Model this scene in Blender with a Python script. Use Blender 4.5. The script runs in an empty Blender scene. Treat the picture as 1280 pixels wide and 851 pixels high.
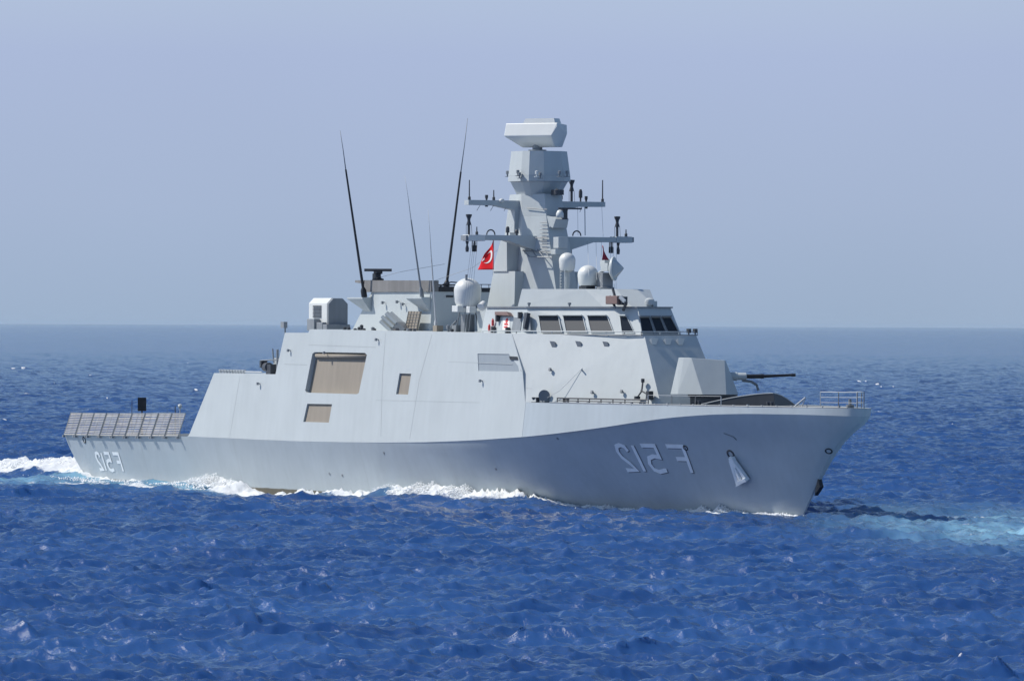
import bpy, bmesh, math, random
import numpy as np
from mathutils import Vector, Matrix
from mathutils.geometry import tessellate_polygon
random.seed(7)
rng = np.random.default_rng(11)
sc = bpy.context.scene
COL = sc.collection
R_ = math.radians

# ------------------------------------------------------------------ camera
# world axes: X runs along the ship (stern 0, bow 99), the sunlit side is -Y, the sea lies at z = 0
CAM = Vector((410.538, -203.151, 12.045))
FPX = 7494.16                                  # focal length in pixels of a 1280 px wide frame
YAW, ROLL, PITCH = 1.05136868, 0.00392978, 0.00254686
_d = Vector((-math.sin(YAW), math.cos(YAW), 0)); _r = Vector((math.cos(YAW), math.sin(YAW), 0)); _u = Vector((0, 0, 1))
_D = _d * math.cos(PITCH) - _u * math.sin(PITCH); _U = _u * math.cos(PITCH) + _d * math.sin(PITCH)
_R = _r * math.cos(ROLL) + _U * math.sin(ROLL); _U = _U * math.cos(ROLL) - _r * math.sin(ROLL)
cam = bpy.data.objects.new("camera", bpy.data.cameras.new("camera")); COL.objects.link(cam)
m3 = Matrix((_R, _U, -_D)).transposed()
cam.matrix_world = Matrix.Translation(CAM) @ m3.to_4x4()
cam.data.sensor_fit = 'HORIZONTAL'; cam.data.sensor_width = 36; cam.data.lens = 36 * FPX / 1280
cam.data.clip_start = 1; cam.data.clip_end = 200000
sc.camera = cam

# ------------------------------------------------------------------ sky, sun, exposure
SUN_EL, SUN_BEAR = 49.0, 130.0                 # elevation, bearing from the bow towards -Y
L = Vector((math.cos(R_(SUN_EL)) * math.cos(R_(SUN_BEAR)), -math.cos(R_(SUN_EL)) * math.sin(R_(SUN_BEAR)), math.sin(R_(SUN_EL))))
w = bpy.data.worlds.new("World"); sc.world = w; w.use_nodes = True
nt = w.node_tree; nt.nodes.clear()
out = nt.nodes.new('ShaderNodeOutputWorld'); bg = nt.nodes.new('ShaderNodeBackground')
sky = nt.nodes.new('ShaderNodeTexSky'); sky.sky_type = 'NISHITA'; sky.sun_disc = False
sky.sun_elevation = R_(SUN_EL); sky.sun_rotation = math.atan2(L.x, L.y)
sky.air_density = 1.0; sky.dust_density = 0.4; sky.ozone_density = 4.5; sky.altitude = 10
SKY_S = 0.12
bg.inputs[1].default_value = SKY_S
# summer haze low over the sea: the sky within a few degrees of the horizon goes to an even grey-lavender
geo = nt.nodes.new('ShaderNodeTexCoord'); sep = nt.nodes.new('ShaderNodeSeparateXYZ')
nt.links.new(geo.outputs['Generated'], sep.inputs[0])
mr = nt.nodes.new('ShaderNodeMapRange'); mr.inputs[1].default_value = 0.045; mr.inputs[2].default_value = 0.10
mr.inputs[3].default_value = 1.0; mr.inputs[4].default_value = 0.0
nt.links.new(sep.outputs[2], mr.inputs[0])
gr = nt.nodes.new('ShaderNodeValToRGB')
mr2 = nt.nodes.new('ShaderNodeMapRange'); mr2.inputs[1].default_value = -0.002; mr2.inputs[2].default_value = 0.06
nt.links.new(sep.outputs[2], mr2.inputs[0]); nt.links.new(mr2.outputs[0], gr.inputs[0])
HAZE_A = (0.335, 0.440, 0.595); HAZE_B = (0.430, 0.510, 0.735)
e = gr.color_ramp.elements
e[0].position = 0.0; e[0].color = (*HAZE_A, 1); e[1].position = 1.0; e[1].color = (*HAZE_B, 1)
k = gr.color_ramp.elements.new(0.35); k.color = (0.385, 0.475, 0.655, 1)
sk = nt.nodes.new('ShaderNodeMixRGB'); sk.blend_type = 'MULTIPLY'; sk.inputs[0].default_value = 1.0
sk.inputs[2].default_value = (1 / SKY_S,) * 3 + (1,)
nt.links.new(gr.outputs[0], sk.inputs[1])
# faint cloudless mottling of the haze
nz = nt.nodes.new('ShaderNodeTexNoise'); nz.inputs['Scale'].default_value = 9; nz.inputs['Detail'].default_value = 2
nt.links.new(geo.outputs['Generated'], nz.inputs['Vector'])
mz = nt.nodes.new('ShaderNodeMapRange'); mz.inputs[3].default_value = 0.93; mz.inputs[4].default_value = 1.05
nt.links.new(nz.outputs[0], mz.inputs[0])
sk2 = nt.nodes.new('ShaderNodeMixRGB'); sk2.blend_type = 'MULTIPLY'; sk2.inputs[0].default_value = 1
nt.links.new(sk.outputs[0], sk2.inputs[1]); nt.links.new(mz.outputs[0], sk2.inputs[2])
mx = nt.nodes.new('ShaderNodeMixRGB'); nt.links.new(mr.outputs[0], mx.inputs[0])
nt.links.new(sky.outputs[0], mx.inputs[1]); nt.links.new(sk2.outputs[0], mx.inputs[2])
nt.links.new(mx.outputs[0], bg.inputs[0]); nt.links.new(bg.outputs[0], out.inputs[0])
sun = bpy.data.objects.new("sun", bpy.data.lights.new("sun", 'SUN')); COL.objects.link(sun)
sun.data.energy = 5.0; sun.data.angle = R_(0.6); sun.data.color = (1.0, 0.95, 0.87)
sun.rotation_euler = L.to_track_quat('Z', 'Y').to_euler(); sun.location = (0, -100, 120)
vs = sc.view_settings; vs.view_transform = 'Standard'; vs.look = 'None'; vs.exposure = 0.0; vs.gamma = 1; vs.use_curve_mapping = False
sc.render.engine = 'CYCLES'; sc.cycles.use_denoising = True; sc.cycles.sample_clamp_direct = 1.15; sc.cycles.sample_clamp_indirect = 3
sc.cycles.max_bounces = 6; sc.cycles.volume_bounces = 0

# ------------------------------------------------------------------ helpers
def ray(px, py):
    return _D + _R * ((px - 640) / FPX) + _U * ((425.5 - py) / FPX)
def on(px, py, p0, n):                         # the point of a real surface (a plane of the ship) seen at a photo pixel
    v = ray(px, py); n = Vector(n); return CAM + v * ((Vector(p0) - CAM).dot(n) / v.dot(n))
def onY(px, py, Y): return on(px, py, (0, Y, 0), (0, 1, 0))

class MB:
    def __init__(s): s.bm = bmesh.new()
    def face(s, pts):
        return s.bm.faces.new([s.bm.verts.new(Vector(p)) for p in pts])
    def hull(s, pts):
        t = bmesh.new()
        for p in pts: t.verts.new(Vector(p))
        r = bmesh.ops.convex_hull(t, input=list(t.verts), use_existing_faces=False)
        bmesh.ops.delete(t, geom=[g for g in r['geom_interior'] if isinstance(g, bmesh.types.BMVert)], context='VERTS')
        t.verts.ensure_lookup_table()
        loose = [v for v in t.verts if not v.link_faces]
        if loose: bmesh.ops.delete(t, geom=loose, context='VERTS')
        bmesh.ops.dissolve_limit(t, angle_limit=R_(0.4), verts=t.verts, edges=t.edges)
        bmesh.ops.recalc_face_normals(t, faces=t.faces)
        mp = {v: s.bm.verts.new(v.co) for v in t.verts}
        for f in t.faces: s.bm.faces.new([mp[v] for v in f.verts])
        t.free(); return s
    def box(s, lo, hi, mat=None):
        P = [Vector((x, y, z)) for x in (lo[0], hi[0]) for y in (lo[1], hi[1]) for z in (lo[2], hi[2])]
        if mat is not None: P = [mat @ p for p in P]
        v = [s.bm.verts.new(p) for p in P]
        for f in ((0, 1, 3, 2), (4, 6, 7, 5), (0, 4, 5, 1), (2, 3, 7, 6), (0, 2, 6, 4), (1, 5, 7, 3)): s.bm.faces.new([v[i] for i in f])
        return s
    def cbox(s, c, d, mat=None):
        c = Vector(c); h = Vector(d) / 2
        return s.box(c - h, c + h, mat)
    def tube(s, pts, r, seg=8, cap=True):
        pts = [Vector(p) for p in pts]; rs = r if isinstance(r, (list, tuple)) else [r] * len(pts); rings = []
        for i, p in enumerate(pts):
            a = pts[max(i - 1, 0)]; b = pts[min(i + 1, len(pts) - 1)]; t = (b - a).normalized()
            ref = Vector((0, 0, 1)) if abs(t.z) < 0.9 else Vector((1, 0, 0))
            x = t.cross(ref).normalized(); y = t.cross(x)
            rings.append([s.bm.verts.new(p + (x * math.cos(2 * math.pi * j / seg) + y * math.sin(2 * math.pi * j / seg)) * rs[i]) for j in range(seg)])
        for a, b in zip(rings, rings[1:]):
            for j in range(seg): s.bm.faces.new([a[j], a[(j + 1) % seg], b[(j + 1) % seg], b[j]])
        if cap: s.bm.faces.new(rings[0][::-1]); s.bm.faces.new(rings[-1])
        return s
    def lathe(s, c, prof, seg=28, axis=(0, 0, 1)):      # prof: (radius, height)
        q = Vector((0, 0, 1)).rotation_difference(Vector(axis)); c = Vector(c); rings = []
        for r, h in prof:
            rings.append([s.bm.verts.new(c + q @ Vector((max(r, 1e-4) * math.cos(2 * math.pi * j / seg), max(r, 1e-4) * math.sin(2 * math.pi * j / seg), h))) for j in range(seg)])
        for a, b in zip(rings, rings[1:]):
            for j in range(seg): s.bm.faces.new([a[j], a[(j + 1) % seg], b[(j + 1) % seg], b[j]])
        s.bm.faces.new(rings[0][::-1]); s.bm.faces.new(rings[-1]); return s
    def plate(s, pts, n, t0, t1):                        # a flat outline given thickness along n
        n = Vector(n).normalized(); a = [s.bm.verts.new(Vector(p) + n * t0) for p in pts]; b = [s.bm.verts.new(Vector(p) + n * t1) for p in pts]
        s.bm.faces.new(a[::-1]); s.bm.faces.new(b)
        for i in range(len(a)): j = (i + 1) % len(a); s.bm.faces.new([a[i], a[j], b[j], b[i]])
        return s
    def build(s, name, mat, parent=None, smooth=False, bevel=0):
        bmesh.ops.recalc_face_normals(s.bm, faces=s.bm.faces)
        me = bpy.data.meshes.new(name); s.bm.to_mesh(me); s.bm.free()
        o = bpy.data.objects.new(name, me); COL.objects.link(o); me.materials.append(mat)
        if smooth:
            me.polygons.foreach_set('use_smooth', [True] * len(me.polygons))
            if smooth == 'auto': me.set_sharp_from_angle(angle=R_(35))
        if bevel:
            b = o.modifiers.new('bevel', 'BEVEL'); b.width = bevel; b.segments = 2; b.limit_method = 'ANGLE'
        if parent: o.parent = parent
        return o

def tag(o, label=None, cat=None, group=None, kind=None):
    if label: o['label'] = label
    if cat: o['category'] = cat
    if group: o['group'] = group
    if kind: o['kind'] = kind
    return o
def mir(p): return Vector((p[0], -p[1], p[2]))
def sym(pts): return [Vector(p) for p in pts] + [mir(p) for p in pts]

def pchip(xs, ys):
    xs = np.array(xs, float); ys = np.array(ys, float); h = np.diff(xs); d = np.diff(ys) / h
    m = np.zeros(len(xs)); m[0] = d[0]; m[-1] = d[-1]
    for i in range(1, len(xs) - 1):
        if d[i - 1] * d[i] > 0:
            w1 = 2 * h[i] + h[i - 1]; w2 = h[i] + 2 * h[i - 1]; m[i] = (w1 + w2) / (w1 / d[i - 1] + w2 / d[i])
    def f(x):
        x = np.clip(x, xs[0], xs[-1]); i = np.clip(np.searchsorted(xs, x) - 1, 0, len(xs) - 2); t = (x - xs[i]) / h[i]
        return ((1 + 2 * t) * (1 - t) ** 2 * ys[i] + t * (1 - t) ** 2 * h[i] * m[i] + t * t * (3 - 2 * t) * ys[i + 1] + t * t * (t - 1) * h[i] * m[i + 1])
    return f

# ------------------------------------------------------------------ materials
def principled(name, col, rough=0.5, metal=0.0, spec=None):
    m = bpy.data.materials.new(name); m.use_nodes = True; b = m.node_tree.nodes['Principled BSDF']
    b.inputs['Base Color'].default_value = (*col, 1); b.inputs['Roughness'].default_value = rough; b.inputs['Metallic'].default_value = metal
    if spec is not None: b.inputs['Specular IOR Level'].default_value = spec
    return m
def paint(name, col, var=0.07, rough=0.55, streak=0.08, scale=0.35, dirt=(0.30, 0.25, 0.20), dirt_amt=0.12, bump=0.0, boot=False):
    m = principled(name, col, rough); N = m.node_tree.nodes; K = m.node_tree.links; b = N['Principled BSDF']
    tc = N.new('ShaderNodeTexCoord')
    n1 = N.new('ShaderNodeTexNoise'); n1.inputs['Scale'].default_value = scale; n1.inputs['Detail'].default_value = 5
    K.new(tc.outputs['Object'], n1.inputs['Vector'])
    mp = N.new('ShaderNodeMapping'); mp.inputs['Scale'].default_value = (2.3, 2.3, 0.10); K.new(tc.outputs['Object'], mp.inputs[0])
    n2 = N.new('ShaderNodeTexNoise'); n2.inputs['Scale'].default_value = 1.0; n2.inputs['Detail'].default_value = 4; K.new(mp.outputs[0], n2.inputs['Vector'])
    r1 = N.new('ShaderNodeMapRange'); r1.inputs[1].default_value = .3; r1.inputs[2].default_value = .7; r1.inputs[3].default_value = 1 - var; r1.inputs[4].default_value = 1 + var; K.new(n1.outputs[0], r1.inputs[0])
    r2 = N.new('ShaderNodeMapRange'); r2.inputs[1].default_value = .35; r2.inputs[2].default_value = .75; r2.inputs[3].default_value = 1 + streak * .3; r2.inputs[4].default_value = 1 - streak; K.new(n2.outputs[0], r2.inputs[0])
    mu = N.new('ShaderNodeMath'); mu.operation = 'MULTIPLY'; K.new(r1.outputs[0], mu.inputs[0]); K.new(r2.outputs[0], mu.inputs[1])
    c = N.new('ShaderNodeMixRGB'); c.blend_type = 'MULTIPLY'; c.inputs[0].default_value = 1; c.inputs[1].default_value = (*col, 1); K.new(mu.outputs[0], c.inputs[2])
    n3 = N.new('ShaderNodeTexNoise'); n3.inputs['Scale'].default_value = 1.1; n3.inputs['Detail'].default_value = 7; n3.inputs['Roughness'].default_value = .7; K.new(tc.outputs['Object'], n3.inputs['Vector'])
    r3 = N.new('ShaderNodeMapRange'); r3.inputs[1].default_value = .60; r3.inputs[2].default_value = .80; r3.inputs[3].default_value = 0; r3.inputs[4].default_value = dirt_amt; K.new(n3.outputs[0], r3.inputs[0])
    d = N.new('ShaderNodeMixRGB'); K.new(r3.outputs[0], d.inputs[0]); K.new(c.outputs[0], d.inputs[1]); d.inputs[2].default_value = (*dirt, 1)
    last = d
    if boot:        # the brown anti-fouling paint of the bottom, with an uneven salt-worn edge
        s = N.new('ShaderNodeSeparateXYZ'); K.new(tc.outputs['Object'], s.inputs[0])
        ns = N.new('ShaderNodeTexNoise'); ns.inputs['Scale'].default_value = 1.2; ns.inputs['Detail'].default_value = 5; K.new(tc.outputs['Object'], ns.inputs['Vector'])
        ad = N.new('ShaderNodeMath'); ad.operation = 'MULTIPLY_ADD'; ad.inputs[1].default_value = .12; K.new(ns.outputs[0], ad.inputs[0]); K.new(s.outputs[2], ad.inputs[2])
        rb = N.new('ShaderNodeMapRange'); rb.inputs[1].default_value = 0.0; rb.inputs[2].default_value = 0.06; rb.inputs[3].default_value = 1; rb.inputs[4].default_value = 0; 
        xr = N.new('ShaderNodeMapRange'); xr.interpolation_type = 'SMOOTHSTEP'; xr.inputs[1].default_value = 44; xr.inputs[2].default_value = 56; xr.inputs[3].default_value = .42; xr.inputs[4].default_value = .02; K.new(s.outputs[0], xr.inputs[0])
        sb = N.new('ShaderNodeMath'); sb.operation = 'SUBTRACT'; K.new(ad.outputs[0], sb.inputs[0]); K.new(xr.outputs[0], sb.inputs[1]); K.new(sb.outputs[0], rb.inputs[0])
        q = N.new('ShaderNodeMixRGB'); K.new(rb.outputs[0], q.inputs[0]); K.new(last.outputs[0], q.inputs[1]); q.inputs[2].default_value = (.105, .095, .07, 1); last = q
    K.new(last.outputs[0], b.inputs['Base Color'])
    if bump:        # plating slightly dished between the frames
        mb = N.new('ShaderNodeMapping'); mb.inputs['Scale'].default_value = (0.9, 0.9, 0.75); K.new(tc.outputs['Object'], mb.inputs[0])
        nb = N.new('ShaderNodeTexNoise'); nb.inputs['Scale'].default_value = 1.0; nb.inputs['Detail'].default_value = 2; K.new(mb.outputs[0], nb.inputs['Vector'])
        bp = N.new('ShaderNodeBump'); bp.inputs['Strength'].default_value = bump; bp.inputs['Distance'].default_value = .12; K.new(nb.outputs[0], bp.inputs['Height']); K.new(bp.outputs[0], b.inputs['Normal'])
    return m
GREY = (0.428, 0.466, 0.476)
M_hull = paint('haze_grey_hull', (0.365, 0.412, 0.442), .05, .5, .05, bump=.12, boot=True)
M_sup = paint('haze_grey_upperworks', GREY, .035, .5, .04, bump=.14, dirt_amt=.06)
M_grey = paint('haze_grey_fittings', GREY, .05, .5, .05)
M_mid = paint('mid_grey_fittings', (.20, .22, .24), .1, .5, .1)
M_dark = paint('dark_grey_fittings', (.045, .05, .06), .15, .5, .1)
M_black = paint('black_fittings', (.014, .015, .019), .15, .45, .1)
M_white = paint('white_radome', (.60, .62, .61), .03, .4, .04, dirt_amt=.03)
M_deck = paint('deck_grey', (.10, .115, .13), .1, .8, .05)
M_soot = paint('sooty_brown_grey', (.185, .182, .180), .12, .65, .2, dirt=(.06, .05, .05), dirt_amt=.5)
M_canvas = paint('beige_canvas_screen', (.262, .232, .192), .05, .85, .10, scale=.5, dirt=(.16, .13, .1), dirt_amt=.3)
M_net = paint('weathered_net_slats', (.38, .368, .345), .15, .8, .2, scale=1.5, dirt=(.13, .12, .10), dirt_amt=.7)
M_num = paint('pale_number_paint', (.74, .77, .78), .05, .6, .08)
M_numsh = paint('dark_number_shade', (.10, .11, .13), .05, .6, .05)
M_rail = paint('light_grey_rail', (.46, .48, .49), .05, .5, .05)
M_glass = principled('bridge_glass', (.018, .022, .028), .12); M_glass.node_tree.nodes['Principled BSDF'].inputs['Specular IOR Level'].default_value = .35
M_blind = principled('bridge_blind', (.030, .036, .043), .45)
M_red = principled('flag_red', (.62, .012, .018), .75); M_red.node_tree.nodes['Principled BSDF'].inputs['Specular IOR Level'].default_value = .15
M_dred = principled('pennant_dark_red', (.26, .012, .035), .8)
M_fwhite = principled('flag_white', (.75, .74, .72), .8)
M_signred = principled('sign_red', (.55, .05, .05), .6)
M_bronze = principled('bronze_brown', (.17, .11, .10), .6)  # even bronze-brown for the wall locker and the searchlight

# ================================================================== THE SHIP
ship = bpy.data.objects.new('warship', None); COL.objects.link(ship); ship.location = (0, 0, 0)
tag(ship, 'grey naval corvette under way with tall faceted mast, bow to the right', 'warship')

# ------------------------------------------------------------------ hull form
zk_t = pchip([-1.6, 8.6, 20.4, 35, 44, 52.5, 59.2, 65.6, 69.8, 73.6, 78.8, 81.9, 85.5, 88.9, 92.1, 95.0, 99.4],
             [3.62, 3.72, 3.88, 3.84, 3.90, 4.03, 4.24, 4.52, 4.76, 5.05, 5.55, 5.91, 6.27, 6.48, 6.55, 6.55, 6.48])
_bk = pchip([-1.6, 5, 12, 20, 30, 60, 69, 73, 78, 81, 84.5, 88, 91.3, 94.5, 96.4, 98.0, 98.9, 99.2],
            [6.55, 6.85, 7.05, 7.2, 7.2, 7.2, 7.19, 7.05, 6.6, 6.2, 5.55, 4.7, 3.70, 2.58, 1.88, 1.18, .64, .16])
def zk(X): return float(zk_t(X))
def bk(X): return float(_bk(X)) - .12 * (zk(X) - 3.9) * min(1, max(0, (99.2 - X) / 12))
b0_t = pchip([0, .12, .3, .5, .62, .70, .78, .86, .93, .975, 1], [5.7, 6.0, 6.2, 6.05, 5.35, 4.3, 2.8, 1.7, 1.15, .68, .04])
xb_t = pchip([-1.6, 0, 1.39, 2.5, 3.6, 4.46, 5.13, 6.46, 7.1], [91.0, 92.16, 93.27, 94.2, 95.15, 96.05, 96.95, 99.2, 99.35])
xs_t = pchip([-1.6, 0, 3.65, 7], [1.6, .57, -1.6, -1.6])
DECK = 6.99
def hb(xi, z, X):                              # half breadth below the knuckle
    kk = bk(min(99.2, -1.6 + xi * 100.8)); v = max(0, min(1, z / zk(X)))
    b = float(b0_t(xi)); pw = 1.12 - .28 * min(1, max(0, (xi - .66) / .22)); b = b + (kk - b) * (v ** pw)
    if z < 0: b = max(.03, b * (1 + .05 * z))
    return b
def hull_pt(xi, z):
    xs, xb = float(xs_t(z)), float(xb_t(z)); X = xs + xi * (xb - xs); return Vector((X, -hb(xi, z, X), z))
def hull_at(X, z):                             # near-side point of the hull at (X, z), and its outward normal
    xs, xb = float(xs_t(z)), float(xb_t(z)); return hull_pt((X - xs) / (xb - xs), z)
def hull_n(X, z):
    a = hull_at(X + .2, z) - hull_at(X - .2, z); b = hull_at(X, z + .1) - hull_at(X, z - .1)
    n = a.cross(b).normalized(); return n if n.y < 0 else -n
def on_hull(px, py):
    Y = -6.0
    for i in range(60):
        p = onY(px, py, Y); Y = .6 * Y + .4 * hull_at(p.x, p.z).y
    return onY(px, py, Y)

NX = 130
xis = [1 - (1 - i / NX) ** 1.35 for i in range(NX + 1)]
VZ = [-.30, -.12, 0, .07, .15, .25, .35, .45, .55, .65, .75, .85, .93, 1.0]
mb = MB(); bm = mb.bm
def grid(rows):
    for a, b in zip(rows, rows[1:]):
        for i in range(len(a) - 1): bm.faces.new([a[i], a[i + 1], b[i + 1], b[i]])
kn = []
for sgn in (1, -1):
    rows = []
    for v in VZ:
        row = []
        for xi in xis:
            zkk = zk(-1.6 + xi * 100.8); z = v * zkk; p = hull_pt(xi, z); p.y *= sgn; row.append(bm.verts.new(p))
        rows.append(row)
    grid(rows)
    kn.append([r.co.copy() for r in rows[-1]])
    # transom edge
    te = [r[0].co.copy() for r in rows]
    if sgn == 1: tl = te
    else:
        for i in range(len(te) - 1): mb.face([tl[i], tl[i + 1], te[i + 1], te[i]])
    # stem closing strip
    se = [r[-1].co.copy() for r in rows]
    if sgn == 1: sl = se
    else:
        for i in range(len(se) - 1): mb.face([sl[i], sl[i + 1], se[i + 1], se[i]])
# sheer strake from the knuckle to the forecastle deck, and the two decks
def upper(X, z): return float(_bk(min(X, 99.2))) - .12 * (z - 3.9) * min(1, max(0, (99.2 - X) / 12))
Xf = [69.04] + [p.x for p in kn[0] if p.x > 69.2]
top = {}
for sgn in (-1, 1):
    lo, hi = [], []
    for X in Xf:
        z0 = zk(X); lo.append(bm.verts.new((X, sgn * bk(X), z0))); hi.append(bm.verts.new((min(99.36, X + .1 * max(0, (X - 94) / 5)), sgn * max(.05, upper(X, DECK)), DECK)))
    for i in range(len(lo) - 1): bm.faces.new([lo[i], lo[i + 1], hi[i + 1], hi[i]])
    top[sgn] = [v.co.copy() for v in hi]; lo_end = lo[-1].co.copy(), hi[-1].co.copy()
    if sgn == -1: fe = lo_end
    else: mb.face([fe[0], fe[1], lo_end[1], lo_end[0]])
    # thin seat for the sheer strake: gunwale bar
hull = mb.build('hull', M_hull, ship, smooth='auto')
md = MB()
for i in range(len(top[-1]) - 1): md.face([top[-1][i] - Vector((0, 0, .03)), top[-1][i + 1] - Vector((0, 0, .03)), top[1][i + 1] - Vector((0, 0, .03)), top[1][i] - Vector((0, 0, .03))])
md.build('deck', M_deck, ship); md = MB()
kk = [p for p in kn[0] if p.x < 20.6]; k2 = [p for p in kn[1] if p.x < 20.6]
for i in range(len(kk) - 1): md.face([kk[i], kk[i + 1], k2[i + 1], k2[i]])
md.build('flight_deck', M_deck, ship)

# ------------------------------------------------------------------ flush superstructure side
SN = (0, -1, .12)                              # outward normal of the near upper side
SP = (0, -7.2, 3.9)
def side(px, py): return on(px, py, SP, SN)
def sideXZ(X, z): return Vector((X, -(7.2 - .12 * (z - 3.9)), z))
topline = [(69.04, 6.97), (68.16, 9.07), (66.25, 11.49), (57.5, 11.57), (37.54, 11.70), (37.4, 11.45), (33.85, 11.45), (33.1, 8.5), (23.5, 8.5), (20.6, 4.0)]
botline = [(X, zk(X)) for X in [20.35, 26, 32, 38, 44, 50, 56, 60, 64, 69.04]]
outl = [sideXZ(*p) for p in botline + topline]
H_boat = [side(*p) for p in [(393, 440), (456, 441), (458.5, 443.5), (448.5, 491), (446, 492.5), (383, 490.5), (381.5, 488), (390.5, 442)]]
H_lowr = [side(*p) for p in [(384, 504.5), (415, 505), (411, 528), (379, 527)]]
H_smal = [side(*p) for p in [(499.5, 466.5), (514, 467), (510, 493), (495, 492.5)]]
H_torp = [side(*p) for p in [(597, 442), (636, 442.5), (652, 463), (652, 464.5), (598, 463.5)]]
holes = [H_boat, H_lowr, H_smal, H_torp]
mb = MB()
fl = [p for lp in [outl] + holes for p in lp]
def flat2(p): return Vector((p.x, p.z, 0))
tri = tessellate_polygon([[flat2(p) for p in lp] for lp in [outl] + holes])
vv = [mb.bm.verts.new(p) for p in fl]
for t in tri:
    try: mb.bm.faces.new([vv[i] for i in t])
    except ValueError: pass
far = [mb.bm.verts.new(mir(p)) for p in outl]; mb.bm.faces.new(far)
n0 = len(botline)
for i in range(n0 - 1, len(outl)):
    j = (i + 1) % len(outl)
    mb.bm.faces.new([vv[i], vv[j], far[j], far[i]])
sup = mb.build('superstructure', M_sup, ship)
sn = Vector(SN).normalized()
def recess(loop, depth, name, mat, wallmat=None):
    a = MB(); ins = [p - sn * depth for p in loop]
    n = len(loop)
    for i in range(n): j = (i + 1) % n; a.face([loop[i] - sn * .002, loop[j] - sn * .002, ins[j], ins[i]])
    o = a.build(name + '_recess', wallmat or M_sup, sup)
    b = MB(); b.face([p + (p - sum(loop, Vector()) / n) * .02 - sn * (depth - .01) for p in loop]); return b
b = recess(H_boat, .35, 'boat_bay', M_canvas); o = b.build('boat_bay_screen', M_canvas, sup)
c0 = H_boat
b = MB()       # sunlit head roller of the screen and its folds
a0 = c0[0] - sn * .2 - Vector((0, 0, .22)); a1 = c0[1] - sn * .2 - Vector((0, 0, .22)); b.tube([a0, a1], .17, 10)
b.build('screen_roller', M_canvas, sup, smooth=True)
recess(H_lowr, .14, 'low_vent', M_canvas).build('low_vent_screen', M_canvas, sup)
recess(H_smal, .14, 'small_vent', M_canvas).build('small_vent_screen', M_canvas, sup)
recess(H_torp, .05, 'torpedo_bay', M_sup).build('torpedo_bay_door', paint('door_mid_grey', (.255, .292, .325), .04, .55, .05), sup)
b = MB(); b.plate([side(*p) for p in [(637, 445.3), (647, 445.8), (648, 450), (638, 449.6)]], SN, .012, .04); b.build('port_light', M_black, sup)

M_seam = paint('plate_seam_grey', tuple(c * .82 for c in GREY), .05, .6, .05)
def seam(parent, pts, wd=.05, n=SN):
    mb = MB()
    for a, c in zip(pts, pts[1:]):
        t = (c - a).normalized(); s = Vector(n).normalized().cross(t) * wd / 2
        mb.plate([a - s, c - s, c + s, a + s], n, .002, .006)
    mb.build('plate_seam', M_seam, parent)
for q in [[(482, 416), (478, 470), (476, 545)], [(540, 418), (524, 475), (512, 549)], [(386, 431), (470, 434)], [(355, 455), (384, 456)]]: seam(sup, [side(*p) for p in q])
seam(sup, [side(640, 418), side(653, 463), side(656.5, 502)], .06)
seam(sup, [side(300, 470), side(287, 547)], .03); seam(sup, [side(470, 500), side(600, 503)], .03); seam(sup, [side(560, 452), side(640, 455)], .03)

def side_lamp(px, py, n, p, parent, size=.16):
    n = Vector(n).normalized(); q = Vector((0, -1, 0)).rotation_difference(n).to_matrix().to_4x4(); M = Matrix.Translation(p) @ q
    size *= .62; a = MB(); a.cbox((0, -.08, 0), (.07, .16, .07), M); a.cbox((0, -.20, -.02), (size, .14, size * 1.5), M)
    return a.build('floodlight', M_mid, parent)
for px, py in [(325, 479.5), (363, 438), (473, 424.5), (408, 441), (603, 476)]:
    side_lamp(px, py, SN, side(px, py), sup, .20)

# ------------------------------------------------------------------ forward wedge below the bridge
A = Vector((69.04, -6.83, 6.97)); B = Vector((66.25, -6.29, 11.49)); C = Vector((78.85, -2.40, 6.95))
PN = (B - A).cross(C - A).normalized()
if PN.y > 0: PN = -PN
def panel(px, py, off=0.0): return on(px, py, A + PN * off, PN)
pt = [A, B, C, panel(783, 423), Vector((76.08, -1.98, 11.40)), Vector((66.0, -6.2, 11.49))]
mb = MB(); mb.hull(sym(pt))
wedge = mb.build('deckhouse', M_sup, ship)
FN = (Vector((76.12, 0, 11.4)) - Vector((78.85, 0, 6.95))).cross(Vector((0, -1, 0))).normalized()
if FN.x < 0: FN = -FN
def front(px, py, off=0.0): return on(px, py, Vector((78.85, 0, 6.95)) + FN * off, FN)
# doors, seams and fittings on the near panel
seam(wedge, [panel(672.5, 447), panel(673, 498)], .06, PN); seam(wedge, [panel(789, 463), panel(789, 495)], .05, PN); seam(wedge, [panel(700, 489.5), panel(742, 491), panel(788, 491)], .05, PN)
seam(wedge, [panel(663, 463), panel(664, 470), panel(668, 471)], .08, PN); seam(wedge, [panel(657, 485), panel(677, 486.5)], .04, PN)
seam(wedge, [panel(696, 462), panel(695, 488)], .04, PN); seam(wedge, [panel(672, 425), panel(672.5, 447)], .04, PN)
b = MB(); b.tube([panel(684, 497, .25), panel(700, 488, .3), panel(728, 460, .06)], .014); b.tube([panel(727, 462, .06), panel(727, 462, .28)], .05); b.build('ladder_stay', M_rail, wedge)
for px, py in [(689.5, 462.5), (742, 491), (779, 490)]: side_lamp(px, py, PN, panel(px, py), wedge, .22)
for px, py in [(692, 431), (724, 431), (758, 431.5)]:
    p = panel(px, py); a = MB(); M = Matrix.Translation(p) @ Vector((0, -1, 0)).rotation_difference(PN).to_matrix().to_4x4()
    a.hull([M @ (Vector(v) * .72) for v in [(-.30, -.01, .22), (.22, -.01, .22), (-.05, -.01, -.30), (.42, -.01, -.30), (-.34, -.30, .24), (.22, -.30, .24)]]); a.build('wall_bracket', M_mid, wedge)
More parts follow.
